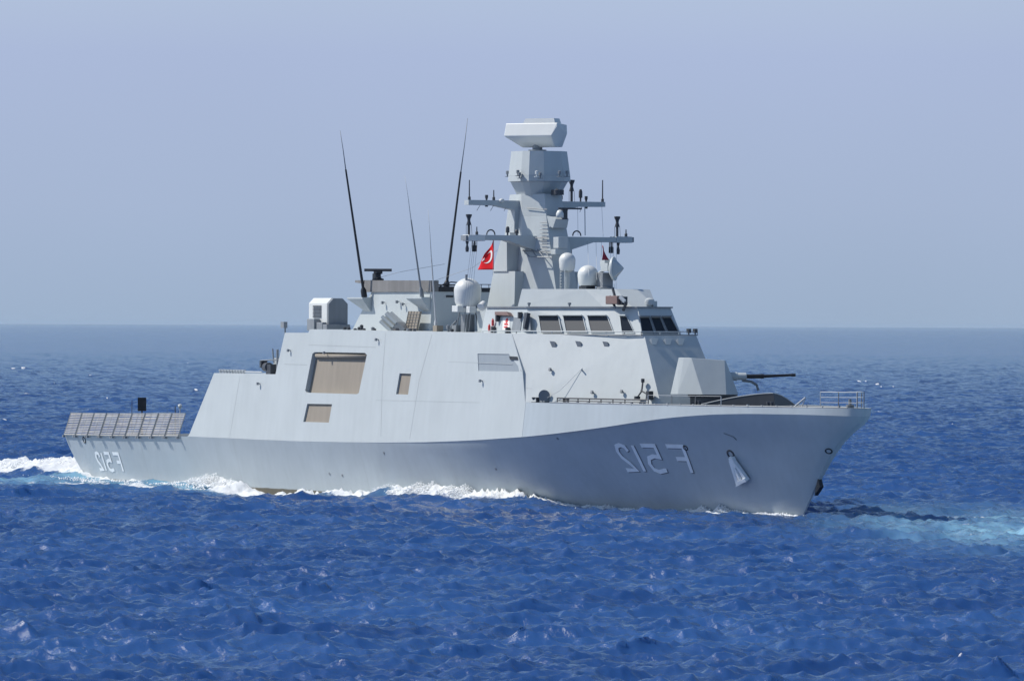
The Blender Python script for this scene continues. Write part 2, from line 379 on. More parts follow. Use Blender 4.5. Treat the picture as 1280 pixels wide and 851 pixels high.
for px, py in [(817, 428), (834.5, 428), (850, 428.5)]:
    p = front(px, py); a = MB(); M = Matrix.Translation(p) @ Vector((1, 0, 0)).rotation_difference(FN).to_matrix().to_4x4()
    a.hull([M @ Vector(v) for v in [(.0, -.3, .14), (.0, .3, .14), (.0, -.16, -.16), (0, .16, -.16), (.28, -.26, .16), (.28, .26, .16)]]); a.build('wall_bracket', M_white, wedge)
b = MB()
cx = panel(803, 497, .3)
b.tube([panel(796, 497.5, .3), panel(802, 489, .3), panel(803.5, 477, .3)], .06); b.lathe(panel(796.5, 497.5, .3), [(.0, -.12), (.2, -.1), (.2, .12), (0, .14)], 12); b.lathe(panel(803.5, 476, .3), [(0, -.1), (.12, -.1), (.12, .14), (0, .16)], 10)
b.tube([panel(801, 488, .3), panel(808, 492, .3)], .05); b.cbox(panel(812, 494, .35), (.35, .35, .55)); b.build('deck_davit', M_dark, wedge)

# mooring reel and bollards on the forecastle edge
rp = Vector((70.3, -6.15, DECK + .45)); b = MB(); ax = Vector((.85, -.5, 0)).normalized()
for s in (-.32, .30): b.lathe(rp + ax * s, [(0, -.05), (.38, -.05), (.38, .05), (0, .05)], 20, ax)
b.lathe(rp, [(.26, -.3), (.26, .3)], 20, ax); b.cbox(rp - Vector((0, 0, .38)), (.9, .5, .12)); b.build('mooring_reel', M_mid, ship, smooth='auto')
for X in (69.7, 73.4, 86.6, 92.6):
    a = MB(); y = -upper(X, DECK) + .35
    for dx in (-.22, .22): a.lathe((X + dx, y, DECK - .03), [(.10, 0), (.10, .28), (.14, .29), (.14, .36), (0, .37)], 12)
    a.cbox((X, y, DECK), (.8, .34, .06)); a.build('bollard', M_dark, ship, smooth='auto')

# ------------------------------------------------------------------ bridge
bo = -0.62
def wall(px, py, off=bo): return panel(px, py, off)
BZ0, BZ1 = 11.30, 13.22
def pl_at(z, X, off):                          # Y of the panel plane (offset) at X, z
    p0 = A + PN * off; return p0.y - (PN.x * (X - p0.x) + PN.z * (z - p0.z)) / PN.y
K0 = [(60.5, -5.42, BZ0), (66.3, -5.42, BZ0), (73.30, pl_at(BZ0, 73.30, bo), BZ0), (75.10, -1.50, BZ0)]
K1 = [(60.5, pl_at(BZ1, 66.0, bo), BZ1), (66.0, pl_at(BZ1, 66.0, bo), BZ1), (72.55, pl_at(BZ1, 72.55, bo), BZ1), (74.02, -1.25, BZ1)]
mb = MB(); mb.hull(sym(K0 + K1)); bridge = mb.build('bridge', M_sup, ship)
# roof edge
mb = MB(); r0 = [(x + .10, y - .12, z) for x, y, z in K1]
mb.hull(sym([(x, y, BZ1 - .02) for x, y, z in r0] + [(x, y, BZ1 + .07) for x, y, z in r0])); mb.build('roof_edge', M_mid, bridge)
# windows in the near panel
def window(pts, n, parent, frame=.10, blind=True, rf=M_grey):
    n = Vector(n).normalized(); c = sum(pts, Vector()) / len(pts)
    g = MB(); g.plate(pts, n, .006, .02); w_ = g.build('window', M_glass, parent)
    f = MB()
    N = len(pts)
    for i in range(N):
        a, d = pts[i], pts[(i + 1) % N]; ao = a + (a - c).normalized() * frame; do = d + (d - c).normalized() * frame
        dep = .07 if i else .24                # the top edge carries an eyebrow
        f.hull([p + n * h for p in (a, d, ao, do) for h in (.003, dep)])
    f.build('window_frame', rf, w_)
    if blind:
        l = MB(); lo = [pts[0].lerp(pts[3], .28), pts[1].lerp(pts[2], .28), pts[2], pts[3]]; l.plate(lo, n, .022, .026); l.build('window_blind', M_blind, w_)
    return w_
for q in [[(674, 395.5), (698, 395.5), (702.5, 415.5), (677, 415.5)], [(704.5, 395.5), (728.5, 395.5), (733.5, 415.5), (708.5, 415.5)], [(735, 395.5), (759, 395.5), (767, 415.5), (739.5, 415.5)]]:
    window([wall(*p) for p in q], PN, bridge, .06)
# corner window
Ca, Cb = Vector(K0[2]), Vector(K0[3]); Cc = Vector(K1[2]); CN = (Cb - Ca).cross(Cc - Ca).normalized()
if CN.y > 0: CN = -CN
def corner(px, py): return on(px, py, Ca, CN)
window([corner(*p) for p in [(775.5, 396), (783.5, 396), (793, 416), (778, 416)]], CN, bridge, .08, False)
WN = (Vector((74.02, 0, BZ1)) - Vector((75.10, 0, BZ0))).cross(Vector((0, -1, 0))).normalized()
if WN.x < 0: WN = -WN
def bfront(px, py): return on(px, py, (75.10, 0, BZ0), WN)
for q in [[(799.5, 397.5), (811, 397.5), (817, 416), (802.5, 416)], [(813.5, 397.5), (824.5, 397.5), (832, 416), (820, 416)], [(827, 397.5), (838, 397.5), (848, 416), (835, 416)]]:
    window([bfront(*p) for p in q], WN, bridge, .07, False, M_mid)
# far-side windows repeat the near ones
for X0, X1 in ((67.6, 69.0), (69.6, 71.0), (71.5, 72.4)):
    pts = [Vector((x, pl_at(z, x, bo), z)) for x, z in ((X0, 12.6), (X1, 12.6), (X1 + .2, 11.6), (X0 + .2, 11.6))]
    window([mir(p) for p in pts][::-1], mir(PN), bridge, .1, False)
# wall fittings aft of the windows: door leaves, bronze-brown locker, extinguisher and sign
EN = Vector((0, -1, .0)); e0 = Vector((63, -5.45, 12)); EN = (Vector((60.5, -5.42, BZ0)) - Vector((60.5, K1[0][1], BZ1))).cross(Vector((1, 0, 0))).normalized()
if EN.y > 0: EN = -EN
def aftw(px, py, off=0.0): return on(px, py, Vector((62, -5.42, BZ0)) + EN * off, EN)
b = MB(); b.plate([aftw(*p) for p in [(624, 391), (639, 391), (642, 395.5), (624, 395)]], EN, .004, .35); b.build('wall_locker', M_bronze, bridge)
for q in [[(643, 397), (653, 397), (651, 414), (640, 414)], [(657, 396), (663, 396), (664, 414), (653.5, 414)]]:
    b = MB(); b.plate([aftw(*p) for p in q], EN, .004, .05); b.build('wing_door', M_mid, bridge)
b = MB(); b.plate([aftw(*p) for p in [(660, 392), (664, 392), (660, 412), (658, 412)]], EN, .05, .30); b.build('searchlight_cover', M_dark, bridge)
b = MB(); b.plate([aftw(*p) for p in [(629, 397), (637.5, 397), (637.5, 412.5), (628.5, 412.5)]], EN, .004, .03); sg = b.build('wall_sign', M_fwhite, bridge)
b = MB(); b.lathe(aftw(633.5, 400.5, .04), [(0, -.005), (.17, -.005), (.17, .005), (0, .005)], 16, EN); b.plate([aftw(*p) for p in [(631, 404), (635, 404), (636, 406.5), (631, 406.5)]], EN, .035, .045); b.plate([aftw(*p) for p in [(630, 408.5), (634, 407.5), (635.5, 409), (631, 410)]], EN, .035, .045); b.build('sign_mark', M_signred, sg)
for px, py in [(616, 403.5), (611.5, 410.5)]:
    b = MB(); b.lathe(aftw(px, py, .16) - Vector((0, 0, .22)), [(.0, 0), (.085, .01), (.085, .40), (.04, .46), (.04, .52)], 12); b.build('fire_extinguisher', M_signred, bridge, smooth='auto')
for px, py in [(622, 398), (616.5, 412), (650, 394), (634.5, 413)]:
    b = MB(); b.cbox(aftw(px, py, .15), (.16, .28, .42)); b.build('wall_lamp', M_dark, bridge)
# bridge walkway rail
def rail(pts, h, name, parent, mat=M_rail, r=.028, nmid=1, every=1.5, post=.025):
    b = MB(); pts = [Vector(p) for p in pts]
    for k in range(nmid + 1):
        hh = h * (k + 1) / (nmid + 1); b.tube([p + Vector((0, 0, hh)) for p in pts], r if k == nmid else r * .7, 6)
    for a, c in zip(pts, pts[1:]):
        n = max(1, round((c - a).length / every))
        for i in range(n + 1): p = a.lerp(c, i / n); b.tube([p, p + Vector((0, 0, h + .01))], post, 6)
    return b.build(name, mat, parent, smooth='auto')
wy = 11.42
wp = [Vector((62.0, -6.1, wy)), Vector((66.4, -6.05, wy)), Vector((74.75, -2.72, wy)), Vector((75.95, -2.15, wy)), Vector((75.95, 2.15, wy))]
rail(wp, .24, 'walkway_rail', bridge, M_grey, .035, 0, 1.5, .03)
b = MB()
for a, c in zip(wp, wp[1:]): b.tube([a + Vector((0, 0, .02)), c + Vector((0, 0, .02))], .04, 6)
b.build('walkway_kerb', M_mid, bridge)

# upper block on the bridge roof
bo2 = -1.2
U0 = [(64.6, pl_at(13.3, 64.6, bo2), 13.295), (70.9, pl_at(13.3, 70.9, bo2), 13.295), (72.75, -.95, 13.295)]
U1 = [(64.6, pl_at(13.3, 64.6, bo2) + .32, 14.45), (69.3, pl_at(13.3, 69.3, bo2) + .28, 14.45), (70.45, -.80, 14.45)]
mb = MB(); mb.hull(sym(U0 + U1)); roofhouse = mb.build('roof_house', M_sup, ship)
for X in (66, 69):
    y = pl_at(13.3, X, bo); b = MB(); b.lathe((X, y + .1, 13.29), [(.06, 0), (.06, .12), (.12, .13), (.12, .25), (0, .27)], 10)
    b.build('deck_vent', M_mid, bridge, smooth='auto')

# ------------------------------------------------------------------ mast
mast = MB().hull(sym([(62.75, -.86, 14.2), (59.9, -1.95, 14.2), (56.0, -1.6, 14.2), (61.05, -.70, 19.43), (59.1, -1.47, 19.43), (56.6, -1.2, 19.43)])) \
    .hull(sym([(61.05, -.70, 19.435), (59.1, -1.47, 19.435), (56.6, -1.2, 19.435), (60.75, -.68, 20.9), (58.9, -1.40, 20.9), (56.8, -1.1, 20.9)])) \
    .build('mast', M_sup, ship)
for s in (1, -1):
    mb = MB()
    mb.plate([(x, -1.80 * s, z) for x, z in [(56.1, 13.25), (59.85, 13.25), (59.95, 15.68), (57.0, 15.68)]], (0, -s, 0), 0, .66)
    mb.plate([(x, -1.55 * s, z) for x, z in [(57.0, 15.685), (59.0, 15.685), (58.95, 17.75), (58.1, 17.75)]], (0, -s, 0), 0, 1.0); mb.build('mast_buttress', M_sup, mast)
    # upper stay of the top yard
    mb = MB(); mb.plate([(x, -1.2 * s, z) for x, z in [(57.3, 18.3), (58.55, 18.3), (58.65, 20.35), (57.9, 20.35)]], (0, -s, 0), 0, .55); mb.build('mast_buttress', M_sup, mast)
b = MB(); b.hull(sym([(61.7, -.55, 18.6), (61.7, -.55, 19.3), (60.9, -.7, 18.7), (60.9, -.7, 19.45), (62.0, -.5, 19.2)])); b.build('mast_shelf', M_sup, mast)
# mast footings: cables, ladder and rails on the angled face
MN = (Vector((59.1, -1.47, 19.43)) - Vector((59.9, -1.95, 14.2))).cross(Vector((62.75, -.86, 14.2)) - Vector((59.9, -1.95, 14.2))).normalized()
if MN.y > 0: MN = -MN
def mface(px, py, off=0.0): return on(px, py, Vector((59.9, -1.95, 14.2)) + MN * off, MN)
b = MB()
for a, c in [((653, 312), (662, 321)), ((664, 312), (671, 321)), ((672, 312), (679, 321)), ((680, 313), (686, 321))]: b.tube([mface(*a, .08), mface(*c, .45)], .04, 6)
b.tube([mface(653, 313, .1), mface(690, 315, .1)], .04, 6); b.tube([mface(660, 320.5, .45), mface(690, 322, .45)], .04, 6)
b.build('mast_gantry', M_mid, mast)
b = MB()
for k in range(9):
    y = 278 + k * 4.6; b.tube([mface(675, y, .10), mface(684, y, .10)], .025, 6)
b.tube([mface(656, 297, .12), mface(685, 297.5, .12)], .03, 6)
for x in (658, 668, 678): b.tube([mface(x, 297, .0), mface(x, 297, .13)], .025, 6)
b.tube([mface(658, 260, .12), mface(684, 262, .12)], .03, 6)
b.build('mast_ladder', M_mid, mast)
# sensor drum: irregular twelve-sided pod
PL = [(2.37, .8), (1.75, 1.7), (1.0, 1.92), (-.8, 1.92), (-1.85, 1.05)]
def ring(sc_, z, cx=58.62):
    sc_ *= .95
    return [(cx + x * sc_, -y * sc_, z) for x, y in PL]
drum = MB().hull(sym(ring(.90, 23.80) + ring(1.0, 22.15))).hull(sym(ring(1.0, 22.145) + ring(1.01, 21.76))).build('sensor_drum', M_sup, mast)
MB().hull(sym(ring(.93, 21.755) + ring(.60, 20.45))).build('drum_cone', M_sup, mast)
MB().hull(sym(ring(.93, 21.85) + ring(.935, 21.74))).build('drum_rim', M_mid, mast)
for px, py, Yd in [(648, 216, -1.95), (650, 219, -1.95), (635, 217, -1.6), (671.5, 217, -1.4), (676, 219, -1.1), (700, 217, .2), (709.5, 217, 1.0)]:
    a = MB(); p = onY(px, py, Yd); a.lathe(p + Vector((.1, -.1, -.2)), [(.05, 0), (.05, .15), (.11, .16), (.11, .36), (0, .40)], 10); a.lathe(p + Vector((.1, -.1, -.24)), [(.18, 0), (.18, .04)], 10)
    a.build('navigation_light', M_white if px in (671.5,) else M_mid, mast, smooth='auto')
a = MB(); a.cbox((61.1, .15, 21.0), (.5, .7, .35)); a.lathe((61.45, -.1, 20.8), [(0, 0), (.2, .05), (.2, .35), (0, .45)], 12); a.build('mast_camera', M_dark, mast)
p = onY(697, 268, -.3); a = MB(); a.lathe(p + Vector((.3, 0, -.25)), [(0, 0), (.26, .02), (.26, .3), (.16, .5), (0, .56)], 14); a.build('mast_lamp', M_white, mast, smooth=True)
p = onY(703, 268, .2); a = MB(); a.cbox(p + Vector((.2, 0, 0)), (.3, .4, .7)); a.tube([(62.0, -.3, 19.9), (62.2, 1.4, 19.9)], .06); a.build('mast_camera', M_dark, mast)
p = onY(697.5, 303.5, -.55); a = MB(); a.cbox(p + Vector((.35, 0, .0)), (.7, .75, .75)); a.cbox(p + Vector((.3, -.1, -.62)), (.6, .9, .35)); a.build('mast_box', M_grey, mast, bevel=.03)

# lower and upper yards
def yard(X, z, Yn, zn_far, name, depth, gus, xw=.8):
    a = MB()
    for s, zt in ((-1, z), (1, zn_far)):
        # tapered beam with a gusset against the mast
        a.hull([(x, s * y, zz) for x in (X - xw / 2, X + xw / 2) for y, zz in ((gus[0], zt + .18), (Yn, zt + .18), (gus[0], zt - .20), (Yn, zt - .20 + .05))])
        a.hull([(x, s * y, zz) for x in (X - xw / 2 + .01, X + xw / 2 - .01) for y, zz in ((.6, zt + .175), (gus[0] + 1.9, zt + .1), (.6, zt - depth), (gus[0], zt - depth), (gus[0] + 1.9, zt - .19))])
    return a.build(name, M_sup, mast)
yl = yard(60.1, 17.9, 5.1, 17.85, 'yardarm', .75, (1.4,), .85)
for s in (-1, 1):
    a = MB(); a.cbox((60.1, s * 5.75, 17.88), (.9, 1.28, .42)); a.build('yard_end_box', M_white if s < 0 else M_grey, mast, bevel=.03)
    a = MB(); a.cbox((60.1, s * 6.48, 17.88), (.7, .16, .34)); a.build('yard_end_plate', M_mid, mast)
yu = yard(58.35, 20.28, 5.35, 20.28, 'yardarm', .55, (1.3,), .6)
def aerial(p, h, kind):
    p = Vector(p); a = MB()
    if kind == 'rod': a.tube([p, p + Vector((0, 0, h))], [.055, .04], 6); a.lathe(p, [(.10, 0), (.10, .2), (.05, .25)], 8)
    if kind == 'hourglass':
        h *= .95
        a.tube([p, p + Vector((0, 0, h * .5))], .09, 8); a.lathe(p + Vector((0, 0, h * .48)), [(.16, 0), (.16, .1), (.10, h * .2), (.11, h * .3), (.21, h * .46), (.21, h * .52), (0, h * .53)], 14)
        for s in (-1, 1): a.tube([p + Vector((.05, s * .22, 0)), p + Vector((0, s * .2, h * .5))], .015, 5)
    if kind == 'stub': a.lathe(p, [(.06, 0), (.06, h * .3), (.13, h * .32), (.13, h * .8), (.07, h), (0, h)], 10)
    if kind == 'cross':
        a.lathe(p - Vector((0, 0, h * .55)), [(.10, 0), (.13, h * .3), (.06, h * .6), (.11, h * .8), (.11, h), (0, h)], 10)
    if kind == 'loop':
        q = [p + Vector((0, .32 * math.cos(t), .02 + .34 * math.sin(t))) for t in np.linspace(0, math.pi, 9)]; a.tube(q, .05, 6)
    return a.build('aerial', M_dark, mast, smooth='auto')
zt = 20.46; zl = 18.08
def yx(px, py, X): return on(px, py, (X, 0, 0), (1, 0, 0))
for px, X, z, h, kd in [(586.5, 58.35, zt, 1.35, 'rod'), (608, 58.35, zt, .8, 'cross'), (617, 58.35, zt, .7, 'rod'), (753, 58.35, zt, 1.5, 'rod'), (714.3, 58.35, zt, 1.55, 'hourglass'), (725.5, 58.35, zt, .85, 'stub'), (732.5, 58.35, zt, .85, 'cross'), (701, 58.35, zt, .45, 'stub'),
                        (586, 60.1, zl, 1.45, 'hourglass'), (596, 60.1, zl, .55, 'rod'), (613.5, 60.1, zl, .3, 'loop'), (634.5, 60.1, zl, .6, 'stub'), (646, 60.1, zl, .4, 'stub'), (721, 60.1, zl, .3, 'loop'), (771.5, 60.1, zl, 1.45, 'hourglass'), (782.5, 60.1, zl, .5, 'rod'), (584, 60.1, zl - .7, .8, 'cross'), (772.8, 60.1, zl - .7, .9, 'cross')]:
    q = yx(px, 290, X); aerial((X, q.y, z), h, kd)
for px, dy in ((601, .45), (618, .45), (635, .45), (712, .35), (728, .35)): a = MB(); q = yx(px, 256, 58.35); a.tube([(58.35, q.y, 20.2), (58.6, q.y - dy, 19.75)], .018, 5); a.build('wire_spreader', M_mid, mast)
a = MB(); q = yx(624, 251, 58.35); a.lathe((58.7, q.y, 20.42), [(0, -.1), (.16, -.08), (.18, .1), (0, .18)], 14); a.build('mast_lamp', M_white, mast, smooth=True)
for px in (593, 764):
    q = yx(px, 305, 60.1); a = MB(); a.lathe((60.1, q.y, 16.95), [(.05, .75), (.05, .45), (.17, .42), (.17, .02), (0, 0)], 12); a.tube([(60.1, q.y - .14, 17.85), (60.1, q.y - .14, 17.3)], .03, 5); a.tube([(60.1, q.y + .12, 17.85), (60.1, q.y + .12, 17.3)], .03, 5)
    a.build('yard_lamp', M_black, mast, smooth='auto')
# signal halyards
for p0, p1 in [((592, 304), (579, 415)), ((594, 304), (582, 415)), ((590, 300), (576, 415)), ((597, 300), (586, 414)), ((617, 296), (616, 344))]:
    A0 = yx(*p0, 60.1); B0 = onY(*p1, -5.2 if p1[0] < 600 else A0.y); a = MB(); a.tube([A0, B0], .012, 5); a.build('signal_halyard', M_rail, mast)
for p0, p1 in [((734.5, 300), (736, 345)), ((745, 300), (746, 350)), ((752, 300), (751, 352)), ((763, 300), (764, 365)), ((766, 300), (768, 365)), ((771, 300), (770, 368))]:
    A0 = yx(*p0, 60.1); B0 = on(*p1, (69.5, 0, 14.45), (1, 0, 0)); a = MB(); a.tube([A0, B0], .012, 5); a.build('signal_halyard', M_rail, mast)
for q0, q1, r0_ in (((731, 254), (731.5, 294), .035), ((752, 254), (754, 296), .012), ((722, 254), (722.5, 294), .012)): a = MB(); a.tube([yx(*q0, 58.35), yx(*q1, 60.1)], r0_, 5); a.build('signal_halyard', M_rail, mast)

# ------------------------------------------------------------------ air search radar on top
rd = MB(); c = Vector((58.62, 0, 0)); nb = R_(-58); n = Vector((math.cos(nb), math.sin(nb), 0)); u = Vector((-n.y, n.x, 0))
def rp_(uu, nn, z): return c + u * uu * .92 + n * nn + Vector((0, 0, z))
rd.hull([rp_(*p) for p in [(-2.32, .55, 25.72), (1.95, .55, 25.72), (-2.32, .85, 24.85), (1.62, .85, 24.85), (2.0, .6, 25.5), (-1.2, .1, 24.08), (1.55, .2, 24.08), (2.15, -.55, 25.6), (2.15, -.6, 25.0), (1.75, -.6, 24.1), (-1.2, -.6, 24.1), (-2.3, -.5, 25.6), (-2.2, -.6, 24.9)]])
radar = rd.build('air_search_radar', M_white, ship, bevel=.05)
MB().hull([rp_(*p) for p in [(-.9, .52, 25.70), (1.75, .52, 25.70), (-.75, .45, 26.03), (1.62, .45, 26.03), (-.9, -.4, 25.7), (1.75, -.4, 25.7), (-.75, -.35, 26.03), (1.62, -.35, 26.03)]]).build('radar_top', M_white, radar)
MB().lathe((58.62, 0, 23.80), [(.62, 0), (.62, .12), (.34, .14), (.34, .6), (0, .6)], 20).build('radar_pedestal', M_mid, radar, smooth='auto')

# ------------------------------------------------------------------ funnel block
FY = 3.0
Fpts = [(37.9, -FY - .15, 11.5), (49.4, -FY - .15, 11.5), (40.65, -FY, 14.33), (49.4, -FY, 14.33)]
fun = MB().hull(sym(Fpts)).build('funnel', M_sup, ship)
b = MB(); b.hull([(39.7, -FY - .12, 14.33), (39.7, -FY - .12, 15.15), (49.42, -FY - .12, 14.33), (49.42, -FY - .12, 15.10), (39.8, -FY + .5, 14.33), (39.8, -FY + .5, 15.15), (49.42, -FY + .5, 14.33), (49.42, -FY + .5, 15.10)])
b.hull([(38.4, -FY - .12, 15.0), (38.4, -FY - .12, 15.16), (39.8, -FY - .12, 14.9), (39.8, -FY - .12, 15.16), (38.4, -FY + .5, 15.0), (38.4, -FY + .5, 15.16), (39.8, -FY + .5, 14.9), (39.8, -FY + .5, 15.16)])
b.build('funnel_cap', M_soot, fun)
b = MB(); b.box((49.0, -FY + .5, 14.335), (49.45, FY, 14.62)); b.box((40.5, FY - .3, 14.335), (49.0, FY, 14.62)); b.build('funnel_coaming', M_black, fun)
b = MB(); b.tube([(49.2, -2.4, 14.6), (49.2, -2.0, 14.85), (49.2, -1.4, 15.0), (49.2, -.6, 14.95), (49.2, .2, 14.75), (49.2, .6, 14.6)], .045, 6)
b.tube([(49.2, .6, 14.85), (49.2, 1.6, 14.85), (49.2, 2.8, 14.85)], .03, 6)
for y in (1.0, 1.6, 2.2, 2.8): b.tube([(49.2, y, 14.6), (49.2, y, 14.86)], .025, 5)
b.build('funnel_rail', M_dark, fun)
for k in range(3):
    b = MB(); 
    for j in range(4): b.box((41.8 + k * 2.0, .6 - FY + .3, 14.335 + j * .15), (43.2 + k * 2.0, FY - 1.0, 14.41 + j * .15))
    b.build('exhaust_louvre', M_black, fun)
for X0, X1, Xb in ((38.5, 40.75, 40.0), (47.1, 49.3, 48.6)):
    b = MB(); y = -FY - .05
    b.hull([(X0, y, 13.95), (X1, y, 13.95), (X0, y - .75, 13.95), (X1, y - .75, 13.95), (X1, y, 12.95), (X1 - .9, y, 12.95), (X1, y - .05, 12.95), (X0, y, 13.85), (X0, y - .75, 13.85), (X1, y - .75, 13.85)]); b.build('aerial_platform', M_grey, fun)
def fside(px, py): return onY(px, py, -FY - .1)
for px, py in [(481, 378), (506, 380), (499, 377)]:
    side_lamp(px, py, (0, -1, 0), fside(px, py), fun, .22)
b = MB(); q = [fside(*p) for p in [(521.5, 389), (536, 389.5), (531, 414), (516.5, 414)]]; yy = -.55
q = [p + Vector((0, yy, 0)) for p in q]; b.plate(q, (0, -1, 0), 0, .12); lat = b.build('vent_screen', M_canvas, fun)
b = MB()
for k in range(1, 7): a0 = q[0].lerp(q[3], k / 7); a1 = q[1].lerp(q[2], k / 7); b.tube([a0 + Vector((0, -.13, 0)), a1 + Vector((0, -.13, 0))], .02, 5)
for k in range(5): a0 = q[0].lerp(q[1], k / 4); a1 = q[3].lerp(q[2], k / 4); b.tube([a0 + Vector((0, -.13, 0)), a1 + Vector((0, -.13, 0))], .025, 5)
b.build('screen_bars', M_soot, lat)
b = MB()
for y0, y1 in ((1.8, 2.7),): pass
for yc in (-1.9, -1.1): b.box((49.38, yc, 13.95), (49.46, yc + .55, 14.08))
b.build('funnel_slot', M_black, fun)

# whip aerials
def whip(b0, m0, t0, r, mat, Yb, dY, par=ship):
    p0 = onY(*b0, Yb); pt = onY(*t0, Yb + dY); f = (b0[1] - m0[1]) / (b0[1] - t0[1]); pm = p0.lerp(pt, f)
    a = MB(); a.lathe(p0 - (pt - p0).normalized() * .05, [(r * 2.0, 0), (r * 2.0, .5), (r * 1.2, .7)], 10, (pt - p0).normalized()); a.tube([p0, pm], [r, r * .62], 8); o = a.build('whip_aerial', mat, par, smooth='auto')
    # the upper section bends a little with the wind of passage
    side_ = Vector((-.12, 0, 0)); a = MB(); a.tube([pm, pm.lerp(pt, .5) - side_ * .3, pt], [r * .42, r * .3, r * .16], 6); a.build('whip_tip', M_mid if mat is M_black else M_rail, o, smooth=True)
whip((455.5, 371), (433, 212), (425, 163), .105, M_black, -3.45, -1.7)
whip((557.5, 362), (576, 215), (584.5, 148), .105, M_black, 1.5, 1.6)
whip((527.5, 371), (514, 275), (506, 220), .075, M_mid, -3.45, -1.3)
whip((545.5, 412), (539, 322), (535, 262), .07, M_rail, -4.5, -.55)
b = MB(); p = onY(548, 415, -4.6); b.box((p.x - .25, p.y - .3, 11.55), (p.x + .3, p.y + .2, 12.0)); b.build('aerial_base', M_canvas, ship)
# wires between the whips
a = MB(); a.tube([onY(456, 352, -3), onY(500, 340, -2), onY(556, 330, 1.5)], .012, 5); a.build('wire_aerial', M_mid, ship); a = MB(); a.tube([onY(540, 352, -3), onY(590, 335, -1), yx(640, 300, 58)], .012, 5); a.build('wire_aerial', M_mid, ship)

# navigation radar
b = MB(); p = onY(472.5, 348, -2.6); p.z = 15.15
b.lathe(p, [(.42, 0), (.42, .1), (.22, .18), (.2, .42), (.32, .46), (.32, .62), (0, .68)], 14); b.cbox(p + Vector((-.25, 0, .3)), (.5, .35, .35)); nav = b.build('navigation_radar', M_black, ship, smooth='auto')
b = MB(); d = Vector((.5, .86, 0)); s0 = p + Vector((0, 0, .72)); b.tube([s0 - d * .97, s0 + d * .97], .10, 8); b.build('scanner_bar', M_dark, nav, smooth='auto')

# ------------------------------------------------------------------ domes
def dome(cx_, cy_, z0, z1, r, foot, name='radome', flat=.55):
    h = z1 - z0; prof = [(r * .80, 0), (r * .93, h * .15), (r, h * flat)] + [(r * math.cos(t), h * flat + (h * (1 - flat)) * math.sin(t)) for t in np.linspace(.12, math.pi / 2, 12)]
    b = MB(); b.lathe((cx_, cy_, z0), prof, 36); o = b.build(name, M_white, ship, smooth='auto'); return o
X0, Y0 = 56.7, -4.3
d1 = dome(X0, Y0, 13.32, 15.22, .93, 0)
b = MB(); b.lathe((X0, Y0, 13.2), [(.8, 0), (.8, .12)], 24); b.cbox((X0, Y0, 12.1), (.7, .7, 1.3)); 
for s in (-1, 1):
    for t in (-1, 1): b.tube([(X0 + s * .6, Y0 + t * .6, 11.5), (X0 + s * .35, Y0 + t * .35, 13.2)], .05, 6)
b.build('radome_pedestal', M_mid, d1)
b = MB(); p = onY(574, 386, Y0 - .7); b.cbox(p, (.8, .7, .42)); b.cbox(p + Vector((1.2, .25, -.05)), (.45, .5, .45)); b.build('junction_box', M_white, d1, bevel=.03)
b = MB(); b.tube([(X0 + .35, Y0 - .3, 15.1), (X0 + .35, Y0 - .3, 15.45)], .09, 8); b.build('dome_lamp', M_mid, d1)
b = MB(); b.hull([onY(604, 378, -4.3), onY(596, 386, -4.3), onY(607, 386, -4.3)] + [onY(604, 378, -3.6), onY(596, 386, -3.6), onY(607, 386, -3.6)] + [onY(597, 415, -4.3), onY(607, 415, -4.3), onY(597, 415, -3.6), onY(607, 415, -3.6)]); b.build('deck_locker', M_grey, ship)
b = MB(); p = onY(603, 382, -5.0); b.lathe(p, [(0, -.3), (.22, -.25), (.3, .2), (0, .25)], 14, (.3, -.6, -.5)); b.build('loudspeaker', M_white, ship, smooth='auto')
# dome on a pole at the foot of the mast
p = onY(709, 336, -1.0); d2 = dome(p.x, -1.0, p.z - .12, p.z + 1.08, .56, 0)
b = MB(); b.tube([(p.x, -1.0, 14.4), (p.x, -1.0, p.z - .1)], .20, 12); b.tube([(p.x + .3, -1.35, 14.4), (p.x + .3, -1.35, p.z - .1)], .045, 6); b.tube([(p.x - .3, -1.35, 14.4), (p.x - .3, -1.35, p.z - .1)], .045, 6)
for k in range(6): b.tube([(p.x - .3, -1.36, 14.6 + k * .2), (p.x - .1, -1.36, 14.6 + k * .2)], .02, 5)
b.lathe((p.x, -1.0, p.z - .2), [(.3, 0), (.46, .1)], 20); b.build('radome_pedestal', M_grey, d2, smooth='auto')
p = onY(735, 360, -1.0); d3 = dome(p.x, -1.0, 14.70, 16.05, .70, 0, flat=.5)
b = MB(); b.cbox((p.x, -1.0, 14.58), (.7, .7, .28)); b.cbox((p.x - .5, -1.2, 14.55), (.25, .3, .24)); b.build('radome_pedestal', M_dark, d3)

# ------------------------------------------------------------------ fire control radar
p = onY(756, 360, -.3); fx = p.x
b = MB(); b.hull([(fx + sx * .40, -.3 + sy * .40, z) for sx in (-1, 1) for sy in (-1, 1) for z in (14.45, 15.55)]); b.lathe((fx, -.3, 14.45), [(.62, 0), (.62, .14), (.4, .15)], 20); fcr = b.build('fire_control_radar', M_mid, ship, bevel=.03)
b = MB(); b.tube([onY(745.5, 358, -.5), onY(746, 345, -.5), onY(751, 340, -.5), onY(764, 332, -.4)], .11, 8); b.cbox(onY(760, 334, -.3), (.9, .6, .55)); b.cbox(onY(757, 329, -.3), (.6, .5, .4)); b.build('radar_arm', M_grey, fcr, smooth='auto')
ax = Vector((.72, .69, .05)).normalized(); cc = onY(767.5, 336, -.1)
b = MB(); b.lathe(cc, [(.35, -.30), (.76, -.10), (.80, 0), (.80, .05)], 24, ax); b.build('radar_dish', M_grey, fcr, smooth='auto')
